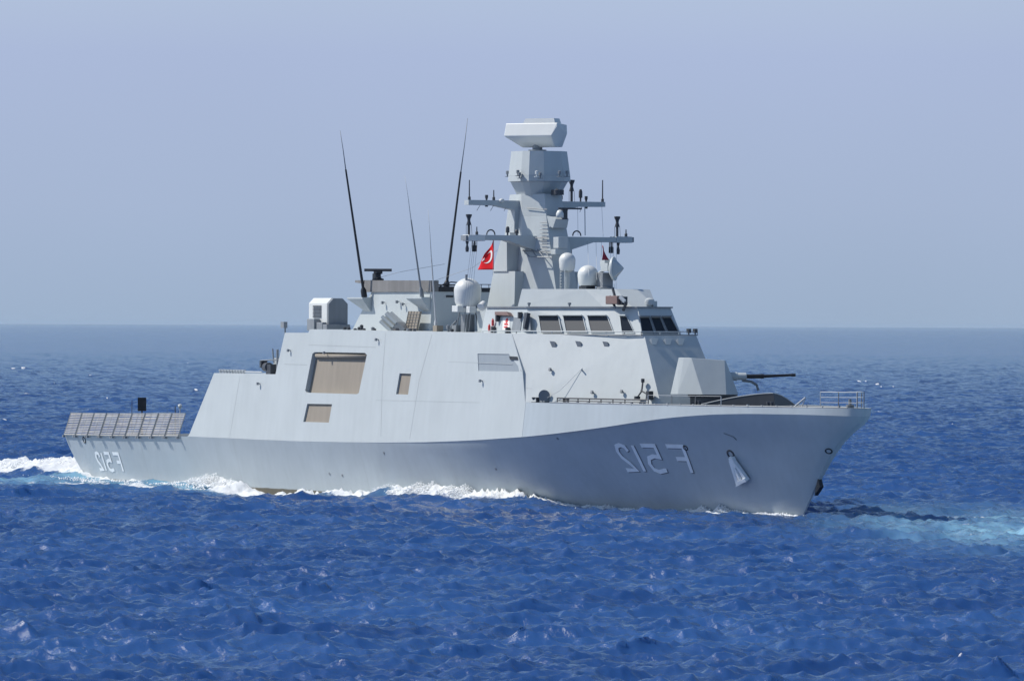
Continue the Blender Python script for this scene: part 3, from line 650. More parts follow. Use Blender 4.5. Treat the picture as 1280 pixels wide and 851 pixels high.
b = MB(); b.lathe(cc, [(.79, .05), (.05, .66), (0, .68)], 4, ax); b.build('radar_cone', M_grey, fcr)
# searchlight at the roof corner
b = MB(); b.cbox(onY(768, 375, -2.2), (1.5, .5, .55), Matrix.Identity(4)); s1 = b.build('searchlight', M_bronze, ship, bevel=.05)
b = MB(); b.tube([onY(766, 361, -2.1), onY(769, 372, -2.1)], .09, 8); b.cbox(onY(778, 376, -2.0), (.55, .45, .55)); b.tube([onY(783, 378, -2.0), onY(779, 388, -2.0)], .10, 8); b.tube([onY(762, 370, -2.2), onY(770, 386, -2.0)], .08, 8); b.build('searchlight_mount', M_dark, s1)
b = MB(); b.tube([onY(775, 371, -2.4), onY(781, 377, -2.2)], .13, 10); b.build('camera_tube', M_white, s1)
# lamp on the bridge roof
b = MB(); p = onY(812, 384, 0); b.lathe((p.x, 0, 13.28), [(.2, 0), (.2, .1), (.3, .12), (.34, .3), (.3, .48), (.15, .58), (0, .6)], 18); b.cbox((p.x + .15, .25, 13.45), (.3, .3, .42)); b.build('bridge_lamp', M_grey, ship, smooth='auto')
for px in (861, 869):
    p = on(px, 415, (75.9, 0, 11.4), (1, 0, 0)); b = MB(); b.tube([(75.9, p.y, 11.4), (75.9, p.y, 11.6)], .05, 6); b.cbox((75.9, p.y, 11.72), (.28, .2, .28)); b.build('deck_lamp', M_dark, ship)

# ------------------------------------------------------------------ missile launcher
lx, ly = 28.4, 0.0
b = MB(); b.box((26.0, -1.5, 8.5), (31.2, 1.5, 11.3)); b.lathe((lx, 0, 11.3), [(.9, 0), (.9, .5), (.7, .55)], 20)
lau = b.build('missile_launcher', M_grey, ship)
def lz(x0, x1, y, z0, z1, ch): return [(x, s * yy, z) for x in (x0, x1) for s in (-1, 1) for yy, z in ((y, z0), (y, z1 - ch), (y - ch, z1))]
MB().hull(lz(27.05, 29.85, .80, 11.75, 13.95, .38)).build('launch_box', M_white, lau, bevel=.03)
MB().hull(lz(29.86, 30.05, .78, 11.75, 13.90, .38)).build('box_cover', M_mid, lau)
b = MB()
for k in range(9): b.box((27.75, -.86, 12.55 + k * .1), (29.0, -.80, 12.60 + k * .1))
b.build('launcher_grille', M_dark, lau)
b = MB(); b.box((27.8, -1.35, 11.6), (28.9, -.85, 12.45)); b.box((28.95, -1.2, 11.6), (29.9, -.85, 12.2)); b.box((29.95, -1.2, 11.5), (30.6, .7, 12.05)); b.box((27.4, -.9, 11.3), (27.7, -.82, 12.0)); b.build('launcher_motor', M_mid, lau, bevel=.04)

# ------------------------------------------------------------------ decoy launcher
b = MB(); o_ = onY(494, 407, -4.4); ax = Vector((-.62, -.45, .62)).normalized()
sx = Vector((0, 0, 1)).cross(ax).normalized(); sy = ax.cross(sx)
M4 = Matrix((sx, sy, ax)).transposed().to_4x4(); M4.translation = o_
b.cbox((0, 0, -.55), (1.15, .95, .75), M4); b.cbox((0, -.1, -1.0), (.5, .5, .5), M4); dl = b.build('decoy_launcher', M_mid, ship)
for i in range(4):
    for j in range(3):
        b = MB(); b.lathe(M4 @ Vector((-.48 + .32 * i, -.34 + .34 * j, -.15)), [(.125, 0), (.125, 1.15 - .1 * ((i + j) % 2)), (.10, 1.15 - .1 * ((i + j) % 2)), (.10, .6), (0, .6)], 12, ax); b.build('launch_tube', M_grey, dl, smooth='auto')
b = MB(); p = onY(494, 413, -4.4); b.lathe((p.x + .4, p.y, 11.5), [(.5, 0), (.4, .3)], 14); b.build('launcher_base', M_dark, dl)

# small deck fittings along the roof edge
for px in [431, 436, 444, 449, 452, 455, 466, 468, 510, 513, 518, 560, 565]:
    p = onY(px, 412, -5.4); b = MB(); h = random.choice([.15, .25, .4]); b.lathe((p.x, p.y, 11.5), [(.06, 0), (.06, h * .6), (.13, h * .65), (.13, h + .1), (0, h + .15)], 8); b.build('roof_vent', random.choice([M_dark, M_mid]), ship)
b = MB(); p = onY(560, 410, -4.8)
b.tube([p + Vector((0, 0, -.3)), p + Vector((.6, 0, .2)), p + Vector((1.2, 0, .5))], .07, 6); b.cbox(p + Vector((1.0, .1, -.1)), (.6, .4, .6)); b.build('deck_pump', M_mid, ship)
b = MB(); p = onY(357, 361, 0); p = onY(356.5, 408, -1.0); b.tube([(p.x, -1, 8.5), (p.x, -1, 11.9)], .06); b.cbox((p.x, -1.1, 12.0), (.5, .3, .45)); b.build('deck_lamp', M_mid, ship)

# torpedo / winch gear in the notch of the hangar roof
b = MB(); bx = 31.4; by = -6.1
b.lathe((bx - .6, by, 9.0), [(.32, -.5), (.32, .5)], 14, (.9, -.2, 0)); b.cbox((bx + .1, by, 8.85), (.7, .6, .7)); b.cbox((bx - 1.2, by, 9.2), (.25, .5, .5)); wg = b.build('deck_winch', M_dark, ship)
b = MB(); b.tube([(bx + .95, by, 8.5), (bx + .95, by, 10.25)], .09, 8); b.tube([(bx - 1.6, by, 9.45), (bx + 1.9, by, 9.55)], .05, 6); b.tube([(bx + 1.3, by, 8.5), (bx + 1.8, by, 9.6)], .08, 6); b.tube([(bx + .4, by, 9.3), (bx + .2, by, 10.3)], .06, 6); b.build('winch_frame', M_mid, wg)
b = MB()
for x in (30.2, 31.2): b.lathe((x, -4.9, 8.5), [(.35, 0), (.35, .8), (.2, 1.0), (0, 1.05)], 14)
b.cbox((31.0, -5.4, 9.1), (.4, .3, 1.1)); b.build('hangar_vent', M_grey, ship, smooth='auto')
b = MB()
for k in range(9):
    px = 276 + k * 3.6; p = onY(px, 466, -5.6); b.lathe((p.x, -5.6, 8.5), [(.10, 0), (.10, .12), (.16, .15), (.16, .25), (0, .27)], 8)
b.tube([(24.6, -5.6, 8.62), (29.0, -5.6, 8.62)], .05, 6); b.build('roof_piping', M_rail, ship)
# panels stepping up the aft face of the main block
b = MB()
for k in range(6):
    z = 8.7 + k * .42; x = 33.05 + (z - 8.5) * .254; b.box((x - .22 - .05 * (k % 2), -5.9, z), (x + .02, -5.5, z + .3))
b.build('ladder_steps', M_grey, ship)

# ------------------------------------------------------------------ gun
GX = 81.35; gz = 7.62
gun = MB(); ga = R_(62)
gd = Vector((math.cos(ga), math.sin(ga), 0)); gl = Vector((math.sin(ga), -math.cos(ga), 0))     # barrel direction; the side turned to the camera
gc = Vector((GX, 0.0, 0))
def g(uu, vv, z): return gc + gd * uu + gl * vv + Vector((0, 0, z))
gb, gt = gz + .02, gz + 2.36
pts = []
for s in (1, -1):
    pts += [g(-2.72, .02 * s, gb), g(-2.30, .55 * s, gb), g(-.75, 1.60 * s, gb), g(.78, 1.62 * s, gb), g(1.62, .70 * s, gb)]
    pts += [g(-2.20, .02 * s, gt + .02), g(-1.88, .34 * s, gt + .02), g(-1.42, .70 * s, gt), g(.72, .72 * s, gt - .14), g(.80, .5 * s, gt - .16)]
gun.hull(pts); gun = gun.build('gun_turret', M_sup, ship, bevel=.012)
b = MB(); b.lathe((GX, 0, DECK - .03), [(1.45, 0), (1.45, .5), (1.6, .52), (1.6, gb - DECK + .02)], 32); b.build('gun_ring', M_dark, gun, smooth='auto')
zb = gz + 1.18
b = MB(); b.lathe(g(1.0, 0, zb), [(.28, 0), (.28, .55), (.24, .6), (.24, 1.15), (.16, 1.2)], 16, gd); b.build('barrel_sleeve', M_grey, gun, smooth='auto')
b = MB(); tip = g(5.35, 0, zb + .10); b.tube([g(2.1, 0, zb), g(3.15, 0, zb + .015)], .14, 12); b.tube([g(3.1, 0, zb + .015), g(3.3, 0, zb + .02), g(3.32, 0, zb + .02), tip - gd * .3, tip - gd * .28, tip], [.16, .16, .105, .08, .10, .10], 14); b.build('gun_barrel', M_black, gun, smooth='auto')
b = MB(); b.tube([g(1.9, .0, zb - .25), g(2.5, 0, zb - .33), g(2.85, 0, zb - .55), g(2.95, 0, zb - .9)], .09, 8); b.build('gun_hose', M_mid, gun, smooth='auto')
# guard rails by the gun and the breakwater
rl = [(X, -upper(X, DECK) + .18, DECK) for X in (82.3, 84.5, 86.6, 88.8)]
rail(rl, .62, 'guard_rail', ship, M_rail, .014, 0, 1.6, .03)
rail([(X, -upper(X, DECK) + .2, DECK) for X in (72.6, 75, 77.5, 80, 82.3)], .32, 'deck_edge_rail', ship, M_dark, .055, 1, 1.6, .04)
a = MB()
ap = Vector((88.6, 0, 7.78)); 
for s in (-1, 1):
    ed = Vector((85.6, s * 3.62, DECK + .02)); n_ = 10; prev = None
    for i in range(n_ + 1):
        t = i / n_; base = Vector((88.9, 0, DECK)).lerp(Vector((85.5, s * 3.65, DECK)), t); hgt = .80 * (1 - t ** 1.6); tp = base + Vector((-.25 * (1 - t), 0, max(.02, hgt)))
        bk_ = base - Vector((.14, 0, 0)); 
        if prev: a.hull([prev[0], prev[1], prev[2], base, tp, bk_, tp - Vector((.05, 0, 0)), prev[1] - Vector((.05, 0, 0))])
        prev = (base, tp, bk_)
bw = a.build('breakwater', paint('breakwater_dark_grey', (.038, .045, .056), .12, .6, .1), ship)
a = MB()
for s in (-1, 1):
    q = []
    for i in range(11):
        t = i / 10; base = Vector((88.9, 0, DECK)).lerp(Vector((85.5, s * 3.65, DECK)), t); q.append(base + Vector((-.25 * (1 - t) - .02, 0, max(.02, .80 * (1 - t ** 1.6)) + .01)))
    a.tube(q, .035, 6)
a.build('breakwater_edge', M_rail, bw)
# bow pulpit
bpts = [(96.3, -1.35, DECK), (97.6, -.85, DECK), (98.8, -.25, DECK), (98.8, .25, DECK), (97.6, .85, DECK), (96.3, 1.35, DECK)]
rail(bpts, .98, 'bow_rail', ship, M_rail, .024, 2, 1.4, .03)
a = MB(); a.tube([(94.4, -2.1, DECK), (95.2, -1.75, DECK + .62)], .06, 8); a.tube([(95.2, -1.75, DECK + .62), (94.9, -1.85, DECK)], .035, 6); a.build('bow_roller', M_rail, ship)
a = MB(); a.lathe((97.6, 0, DECK), [(.25, 0), (.25, .2), (.1, .22), (.1, .55), (0, .55)], 12); a.build('jack_socket', M_mid, ship)
a = MB()
for sgn in (-1,):
    q = [Vector((X, -upper(X, DECK) + .02, DECK + .03)) for X in np.linspace(72, 98.6, 40)]
a.tube(q, .045, 6); a.build('gunwale_bar', M_mid, hull)
for X in np.linspace(74, 98, 22): a = MB(); a.cbox((X, -upper(X, DECK) + .06, DECK + .05), (.18, .12, .12 + .06 * (random.random() > .6))); a.build('deck_edge_clip', M_mid, hull)

# ------------------------------------------------------------------ flight deck: nets, board, rail
NB = [Vector((-1.45 + 20.6 * t, -6.62 - .5 * min(1, t * 1.4) + .0, 0)) for t in (0, 1)]
def net_base(t):
    X = -1.55 + 20.75 * t; return Vector((X, -bk(X) - .12, zk(X) - .02))
for i in range(9):
    a0, a1 = net_base(i / 9 + .003), net_base((i + 1) / 9 - .006)
    lean = Vector((.35, .42, 1.66)); fr = MB()
    if i == 0: lean0 = lean
    P_ = lambda s, t: a0.lerp(a1, s) + lean * t
    for s in (0, 1): fr.tube([P_(s, -.03), P_(s, 1.0)], .045, 6)
    for t in (0, 1): fr.tube([P_(0, t), P_(1, t)], .035, 6)
    fr.tube([P_(.5, 0), P_(.5, 1)], .025, 6)
    for s in (.02, .98): fr.cbox(P_(s, -.06), (.14, .22, .16))
    net = fr.build('safety_net', M_mid, ship); 
    sl = MB(); nn = 13
    for j in range(nn):
        t = (j + .6) / (nn + .2); ww = .22 + .10 * random.random(); jit = random.uniform(-.01, .01)
        p0, p1 = P_(.01, t + jit), P_(.99, t + jit * .3); up = lean.normalized() * (1.66 / nn * ww)
        nrm = (a1 - a0).cross(lean).normalized()
        sl.hull([p + up * k_ + nrm * h_ for p in (p0, p1) for k_ in (-1, 1) for h_ in (-.012, .012)])
    sl.build('net_slats', M_net, net)
# a backing of the nets on the far side, seen edge-on over the deck
for i in range(9):
    a0, a1 = net_base(i / 9 + .003), net_base((i + 1) / 9 - .006); fr = MB(); lean = Vector((.3, .30, 2.2))
    for s in (0, 1): fr.tube([mir(a0.lerp(a1, s)), mir(a0.lerp(a1, s) + lean)], .035, 6)
    for t in (.5, 1): fr.tube([mir(a0 + lean * t), mir(a1 + lean * t)], .028, 6)
    fr.build('guard_rail', M_rail, ship)
p = onY(177.5, 505, -3.0)
a = MB(); d = Vector((.5, .866, 0)); a.hull([p + d * s * .32 + Vector((0, 0, z)) + Vector((.866, -.5, 0)) * h for s in (-1, 1) for z in (-.52, .50) for h in (-.05, .05)]); sb = a.build('signal_board', M_black, ship)
a = MB(); a.tube([(p.x, p.y, zk(p.x)), (p.x, p.y, p.z - .5)], .06, 8); a.tube([(p.x - .5, p.y - .6, zk(p.x)), (p.x - .5, p.y - .6, p.z + .3)], .025, 6); a.build('board_post', M_dark, sb)
p = onY(225, 508, -3.0); a = MB(); a.tube([(p.x, p.y, zk(p.x)), (p.x, p.y, p.z)], .04, 6); a.lathe(p, [(0, -.1), (.13, -.05), (.15, .12), (0, .2)], 12, (.6, -.3, .6)); a.build('deck_lamp', M_grey, ship, smooth='auto')
p = onY(219, 515, -3.0); a = MB(); a.tube([(p.x, p.y, zk(p.x)), (p.x, p.y, p.z + .45)], .04, 6); a.build('deck_post', M_dark, ship)

# ------------------------------------------------------------------ hull markings
def glyph_strokes(ch):
    # unit cell 0..1 x 0..1, x runs the way the mark reads on the ship's side (already reversed)
    if ch == 'F': return [[(1.0, 0), (1.0, 1), (0.12, 1)], [(1.0, .52), (.40, .52)]]
    if ch == '5': return [[(.10, 1), (.95, 1), (.95, .56), (.60, .60), (.25, .52), (.12, .30), (.25, .08), (.55, 0), (.98, .06), (.98, .14)]]
    if ch == '1': return [[(.5, 0), (.5, 1)]]
    if ch == '2': return [[(.95, .76), (.85, .94), (.55, 1.0), (.22, .94), (.10, .74), (.22, .52), (.62, .30), (.92, .04), (.06, .03)]]
def mark(spec, wd, slant, bxy, ax_, ay_, name, mat, off, shift=(0, 0)):
    """spec: list of (glyph, x offset, width) in mark units; bxy lower left (X, z); ax_ metres per unit along X, ay_ height."""
    first = None
    for ch, x0, gw in spec:
        a = MB()
        for st in glyph_strokes(ch):
            P2 = [Vector((x0 + x * gw, y)) for x, y in st]; Q = []
            W = wd
            pl = [Vector((p.x * ax_, p.y * ay_)) for p in P2]
            # thicken the polyline
            Lf, Rt = [], []
            for i, p in enumerate(pl):
                t0 = (pl[i] - pl[i - 1]).normalized() if i else (pl[1] - pl[0]).normalized()
                t1 = (pl[i + 1] - pl[i]).normalized() if i < len(pl) - 1 else t0
                n0_ = Vector((-t0.y, t0.x)); n1_ = Vector((-t1.y, t1.x)); m_ = (n0_ + n1_).normalized(); kf = min(1.6, 1 / max(.3, m_.dot(n0_)))
                Lf.append(p + m_ * W / 2 * kf); Rt.append(p - m_ * W / 2 * kf)
            for i in range(len(pl) - 1):
                nseg = max(1, int((pl[i + 1] - pl[i]).length / .25))
                for s in range(nseg):
                    quad = []
                    for (E, f) in ((Lf, s / nseg), (Lf, (s + 1) / nseg), (Rt, (s + 1) / nseg), (Rt, s / nseg)):
                        q = E[i].lerp(E[i + 1], f); X = bxy[0] + q.x - slant * q.y + shift[0]; z = bxy[1] + q.y + shift[1]
                        quad.append(hull_at(X, z) + hull_n(X, z) * off)
                    a.face(quad)
        o = a.build(name if first is None else ('letter' if ch == 'F' else 'digit'), mat, ship if first is None else first); first = first or o
    return first
bspec = [('2', 0, .9), ('1', 1.12, .5), ('5', 1.85, 1.10), ('F', 3.55, 1.25)]
# bow mark: fit its corners to the side of the bow
pL, pR = on_hull(783, 588), on_hull(864, 588); hT = on_hull(766, 555.5)
axm = (pR.x - pL.x) / 4.8; aym = hT.z - pL.z; slb = (pL.x - hT.x) / aym
mark(bspec, .27, slb, (pL.x, pL.z), axm, aym, 'hull_number_shade', M_numsh, .012, (.07, -.05))
bm_ = mark(bspec, .27, slb, (pL.x, pL.z), axm, aym, 'hull_number', M_num, .018); bm_['label'] = 'large pale slanted hull number on the bow'
pL, pR = on_hull(125, 587), on_hull(154.5, 588); hT = on_hull(121, 565.5)
mark(bspec, .25, .12, (pL.x, pL.z), (pR.x - pL.x) / 4.8, hT.z - pL.z, 'hull_number', M_num, .03)['label'] = 'small pale hull number near the stern'

# anchor in its hawse, ports and small hull fittings
hp = on_hull(913.5, 567.5); hn = hull_n(hp.x, hp.z)
a = MB(); a.lathe(hp - hn * .02, [(.30, -.05), (.33, .05), (.22, .08), (.20, .02), (0, .0)], 20, hn); a.build('hawse_pipe', M_dark, hull, smooth='auto')
a = MB()
def hpx(px, py, o): p = on_hull(px, py); return p + hull_n(p.x, p.z) * o
a.tube([hpx(914.5, 569, .12), hpx(930, 598, .30)], [.10, .16], 8)
for q in ([(915, 573), (917.5, 572), (928.5, 603), (925, 605)], [(918.5, 571.5), (921, 573), (938.5, 597.5), (935.5, 600.5)]):
    a.hull([hpx(px, py, o) for (px, py) in q for o in (.10, .34)])
a.hull([hpx(px, py, o) for (px, py) in [(925, 605), (938.5, 598), (936, 594.5), (928, 598)] for o in (.10, .45)])
a.hull([hpx(px, py, o) for (px, py) in [(915, 570), (919.5, 569), (925, 581), (922, 582)] for o in (.10, .38)])
a.build('anchor', M_num, hull)
for px, py, r_ in [(857, 559.5, .18), (105.5, 549.5, .24), (1036, 563.5, .22)]:
    p = on_hull(px, py); n_ = hull_n(p.x, p.z); a = MB(); a.lathe(p - n_ * .02, [(r_, -.02), (r_ * 1.15, .05), (r_ * .8, .06), (r_ * .7, .01), (0, .0)], 16, n_); a.build('fairlead', M_black, hull, smooth='auto')
a = MB()
for px, py, L_ in [(905.5, 543, .6), (1028, 596, .35)]: pass
seamp = [(905, 541), (917, 545.5), (921, 549.5)]
for q, r in zip(seamp, seamp[1:]): a.tube([hpx(*q, .03), hpx(*r, .03)], .03, 5)
a.build('hull_step', M_mid, hull)
a = MB(); q = Vector((93.35, 0, 2.0)); a.hull([(94.05 + dx, y, 1.75 + dz) for dx, dz in ((0, 0), (.35, .25), (.1, .8), (-.3, -.3)) for y in (-.14, .14)]); a.build('stem_fitting', M_black, hull)
for px, py in [(412, 592), (428, 594), (697, 548), (620, 586), (480, 566)]:
    p = on_hull(px, py); n_ = hull_n(p.x, p.z); a = MB(); a.lathe(p, [(.10, -.02), (.10, .03), (0, .03)], 10, n_); a.build('overboard_outlet', M_mid, hull)
# vertical frame seams on the hull
for X in (12.0, 27.5, 46.4, 58.2):
    a = MB()
    zz = [zk(X) * t for t in np.linspace(.04, .97, 9)]
    for z0, z1 in zip(zz, zz[1:]):
        P0, P1 = hull_at(X, z0), hull_at(X, z1); n_ = hull_n(X, z0); s = Vector((.02, 0, 0)); a.face([P0 - s + n_ * .004, P1 - s + n_ * .004, P1 + s + n_ * .004, P0 + s + n_ * .004])
    a.build('hull_seam', M_seam, hull)

# ================================================================== FLAGS (hang from the halyards: things of their own)
fl0 = yx(617.3, 298, 60.1); H_ = 2.1
a = MB(); G = {}
NA, NBc = 18, 18
def flag_pt(aa, bb):                           # aa down the hoist, bb along the fly
    w_ = .16 * math.sin(5.5 * bb + 2.2 * aa) * (bb ** .7)
    x = -2.25 * bb * (.45 + .55 * aa); dz = -H_ * aa - 1.25 * bb * (1 - aa) ** 1.1
    return fl0 + Vector((x, -.12 * bb + w_, dz))
for i in range(NA + 1):
    for j in range(NBc + 1): G[i, j] = a.bm.verts.new(flag_pt(i / NA, j / NBc))
for i in range(NA):
    for j in range(NBc): a.bm.faces.new([G[i, j], G[i + 1, j], G[i + 1, j + 1], G[i, j + 1]])
flag = a.build('flag', M_red, None, smooth=True); sol = flag.modifiers.new('cloth', 'SOLIDIFY'); sol.thickness = .012; sol.offset = 0
tag(flag, 'bright red flag with white crescent and star hanging below the lower yardarm', 'flag')
def flag_mark(rows, name):
    a = MB(); V_ = [[a.bm.verts.new(flag_pt(aa, bb) + Vector((0, -.03, 0))) for aa, bb in r] for r in rows]
    for r0_, r1_ in zip(V_, V_[1:]):
        for k in range(len(r0_) - 1): a.bm.faces.new([r0_[k], r0_[k + 1], r1_[k + 1], r1_[k]])
    return a.build(name, M_fwhite, flag)
tt = np.linspace(-2.45, 2.45, 25)
flag_mark([[(.5 + .25 * math.sin(t), .36 - .25 * math.cos(t)) for t in tt], [(.5 + .21 * math.sin(t), .425 - .20 * math.cos(t)) for t in tt]], 'crescent')
st = [(.5 + (.12 if k % 2 == 0 else .048) * math.cos(math.pi * k / 5), .64 + (.12 if k % 2 == 0 else .048) * math.sin(math.pi * k / 5)) for k in range(11)]
flag_mark([st, [(.5, .64)] * 11], 'star')
p0 = on(752.8, 307, (67.2, 0, 0), (1, 0, 0)); a = MB(); NN = 10; rows = []
for i in range(NN + 1):
    t = i / NN; row = []
    for j in range(5):
        s = j / 4; row.append(a.bm.verts.new(p0 + Vector((-.15 * s * t + .1 * math.sin(4 * t + 3 * s), .68 * s * t, -1.06 * t - .02 * s))))
    rows.append(row)
for r0_, r1_ in zip(rows, rows[1:]):
    for j in range(4): a.bm.faces.new([r0_[j], r0_[j + 1], r1_[j + 1], r1_[j]])
pen = a.build('pennant', M_dred, None, smooth=True); sol = pen.modifiers.new('cloth', 'SOLIDIFY'); sol.thickness = .015
tag(pen, 'small dark red triangular pennant on a halyard above the bridge roof', 'flag')
a = MB(); b0 = p0 + Vector((.02, .05, -1.10)); a.hull([b0 + Vector(v) for v in [(0, 0, 0), (0, .4, 0), (.02, 0, -.3), (.02, .35, -.28), (.05, .02, -.1)]]); a.build('pennant_toggle', M_red, pen)

# ================================================================== SEA
def fft_tile(Lt, N, peak, hs, lo, hi, wdir, spread, seed):
    r = np.random.default_rng(seed); kx = np.fft.fftfreq(N, Lt / N) * 2 * np.pi; KX, KY = np.meshgrid(kx, kx, indexing='ij'); K = np.hypot(KX, KY); K[0, 0] = 1
    kp = 2 * np.pi / peak; S = K ** -3.55 * np.exp(-1.1 * (kp / K) ** 2)
    c = (KX * math.cos(wdir) + KY * math.sin(wdir)) / K; S = S * (np.abs(c) ** spread * .93 + .07)
    S[(K > 2 * np.pi / lo) | (K < 2 * np.pi / hi)] = 0; S[0, 0] = 0
    A_ = np.sqrt(S) * (r.normal(size=(N, N)) + 1j * r.normal(size=(N, N)))
    h = np.fft.ifft2(A_); sc_ = (hs / 4) / h.real.std(); H = h.real * sc_
    Dx = np.fft.ifft2(1j * KX / K * A_).real * sc_; Dy = np.fft.ifft2(1j * KY / K * A_).real * sc_
    return Lt, N, H, Dx, Dy
T1 = fft_tile(173.0, 1024, 9.0, .72, .55, 60, R_(163), 3.0, 3)
T2 = fft_tile(61.0, 512, 2.4, .36, .36, 8, R_(128), 2.0, 8)
def samp(T, x, y, which):
    Lt, N = T[0], T[1]; F = T[2 + which]; u_ = (x / Lt * N) % N; v_ = (y / Lt * N) % N
    i = np.floor(u_).astype(int); j = np.floor(v_).astype(int); fu = u_ - i; fv = v_ - j; i %= N; j %= N; i1 = (i + 1) % N; j1 = (j + 1) % N
    return (F[i, j] * (1 - fu) + F[i1, j] * fu) * (1 - fv) + (F[i, j1] * (1 - fu) + F[i1, j1] * fu) * fv

# sheet: rings about a point of the sea, dense where the ship sails, coarse elsewhere, out to the horizon
OX, OY = 410.5, -203.2
base_ang = math.atan2(_D.y, _D.x)
fine = np.linspace(-6.2, 6.2, 520); mid = np.concatenate([np.linspace(-25, -6.3, 120), fine, np.linspace(6.3, 25, 120)])
ang = np.concatenate([mid, np.linspace(27, 333, 110)]); ang = np.radians(ang) + base_ang
rr = [0.0, 20.0]
while rr[-1] < 90000:
    r = rr[-1]
    st_ = 6 if r < 150 else (1.0 if r < 185 else (.24 if r < 330 else (.34 if r < 520 else max(.34, r * r / 800000 if r < 2500 else r * .012))))
    rr.append(r + st_)
rr = np.array(rr); NR, NA_ = len(rr), len(ang)
RR, AA = np.meshgrid(rr, ang, indexing='ij'); X = OX + RR * np.cos(AA); Y = OY + RR * np.sin(AA)
fade = np.clip((RR - 150) / 30, .35, 1)
fade2 = np.exp(-(RR / 14000.) ** 2) * .999 + 0.0
Z = samp(T1, X, Y, 0) + samp(T2, X, Y, 0) * np.clip(1.2 - RR / 900, 0, 1)
DX = samp(T1, X, Y, 1) + samp(T2, X, Y, 1) * .8; DY = samp(T1, X, Y, 2) + samp(T2, X, Y, 2) * .8
Z = Z * fade2 * fade
chop = .74 * fade2 * fade
# --- disturbance by the ship: the bow wave rides high amidships, troughs at a third of the length
bxt = pchip([-60, 0, 20, 34, 47, 58, 66, 76, 86, 92.2, 93], [5.3, 5.7, 6.0, 6.1, 6.05, 5.55, 4.6, 2.7, 1.35, .05, .0])
hxs = bxt(X); dist = np.maximum(0, -Y - hxs); dist_far = np.maximum(0, Y - hxs); dm = np.minimum(np.where(Y < 0, dist, dist_far), 200)
prof = pchip([-30, -12, -2, 6, 14, 22, 27, 32, 36, 41, 46, 51, 56, 61, 66, 72, 80, 88, 92.5, 96, 100], [.0, .30, .62, .35, .15, .55, .30, -.25, -.45, -.30, .15, .55, .48, .62, .40, .06, .00, .10, .14, .03, 0])
calm = 1 - .75 * np.exp(-(dm / 1.6) ** 2) * ((X > -1) & (X < 93))
Z = Z * calm + prof(np.clip(X, -30, 100)) * np.exp(-(dm / 4.2) ** 1.5)
# --- foam (0..1) and aerated water (0..1)
def gs(v, c, s): return np.exp(-((v - c) / s) ** 2)
near = (Y < 2)
fo = np.zeros_like(Z); ae = np.zeros_like(Z)
fo += gs(X, 56.5, 6.5) * np.exp(-(dm / 1.9) ** 2) * 1.45                                    # breaking amidships
fo += gs(X, 64.0, 3.2) * np.exp(-(dm / 1.2) ** 2) * 1.0 + ((X > 3) & (X < 91)) * np.exp(-(dm / .55) ** 2) * .50
fo += gs(X, 85, 3.5) * np.exp(-(dm / .9) ** 2) * 1.0 + gs(X, 74, 4) * np.exp(-(dm / .6) ** 2) * .7
fo += ((X > 26) & (X < 49)) * np.exp(-((dm - 1.7) / 1.3) ** 2) * 1.0
lag = np.clip(50 - X, 0, 200)                                                              # streaks drift out astern
fo += np.where((X < 46) & (X > 2), np.exp(-((dm - lag * .15) / (.8 + lag * .02)) ** 2) * .72, 0) * (X > -60)
fo += np.where((X < 27) & (X > -2), np.exp(-(dm / 1.0) ** 2) * .75, 0) + gs(X, 23.5, 4) * np.exp(-(dm / 2.2) ** 2) * .7
ae += np.where(X < 52, np.exp(-(dm / (2.0 + lag * .16)) ** 2) * .72, 0) * (X > -4)
wk = np.where(X < 1.5, np.exp(-((Y - .2) / (5.5 + np.clip(-X, 0, 400) * .02)) ** 4) * np.exp(-np.clip(-X, 0, 1e6) / 90), 0)   # stern wake
fo += wk * 2.6; ae += wk * .5
Z += wk * 1.15 * np.exp(-((X + 12) / 14.) ** 2)
fo *= np.where((X > -1.4) & (X < 93) & (np.abs(Y) < hxs - .4), 0, 1)
# pale aerated water the ship is about to cross, off the bow
ux, uy = X - 99.0, Y - 0.0
ang_w = R_(-8); pu = ux * math.cos(ang_w) + uy * math.sin(ang_w)
def world_of(px, py): return on(px, py, (0, 0, 0), (0, 0, 1))
P1 = world_of(1050, 660)
s_ = (X - P1.x) * _r.x + (Y - P1.y) * _r.y; q_ = (X - P1.x) * _d.x + (Y - P1.y) * _d.y + .25 * np.clip((X - P1.x) * _r.x + (Y - P1.y) * _r.y, 0, 60)
wob = 4 * np.sin(s_ * .21) + 3 * np.sin(s_ * .47 + 1.3)
ae += 1 / (1 + np.exp(-(s_ - .08 * q_ * 0 - 1.5 + .8 * np.sin(q_ * .35)) / 1.6)) * np.exp(-((q_ - wob * .8 + 2) / 31.0) ** 2) * .78 * (np.abs(s_) < 200)
fo += 1 / (1 + np.exp(-(s_ - 1) / 1.2)) * (gs(q_, 19 + wob, 4.5) * .46 + gs(q_, 5 + wob * 1.3, 4) * .36 + gs(q_, -16 + wob, 3.5) * .34) * (np.abs(s_) < 200)
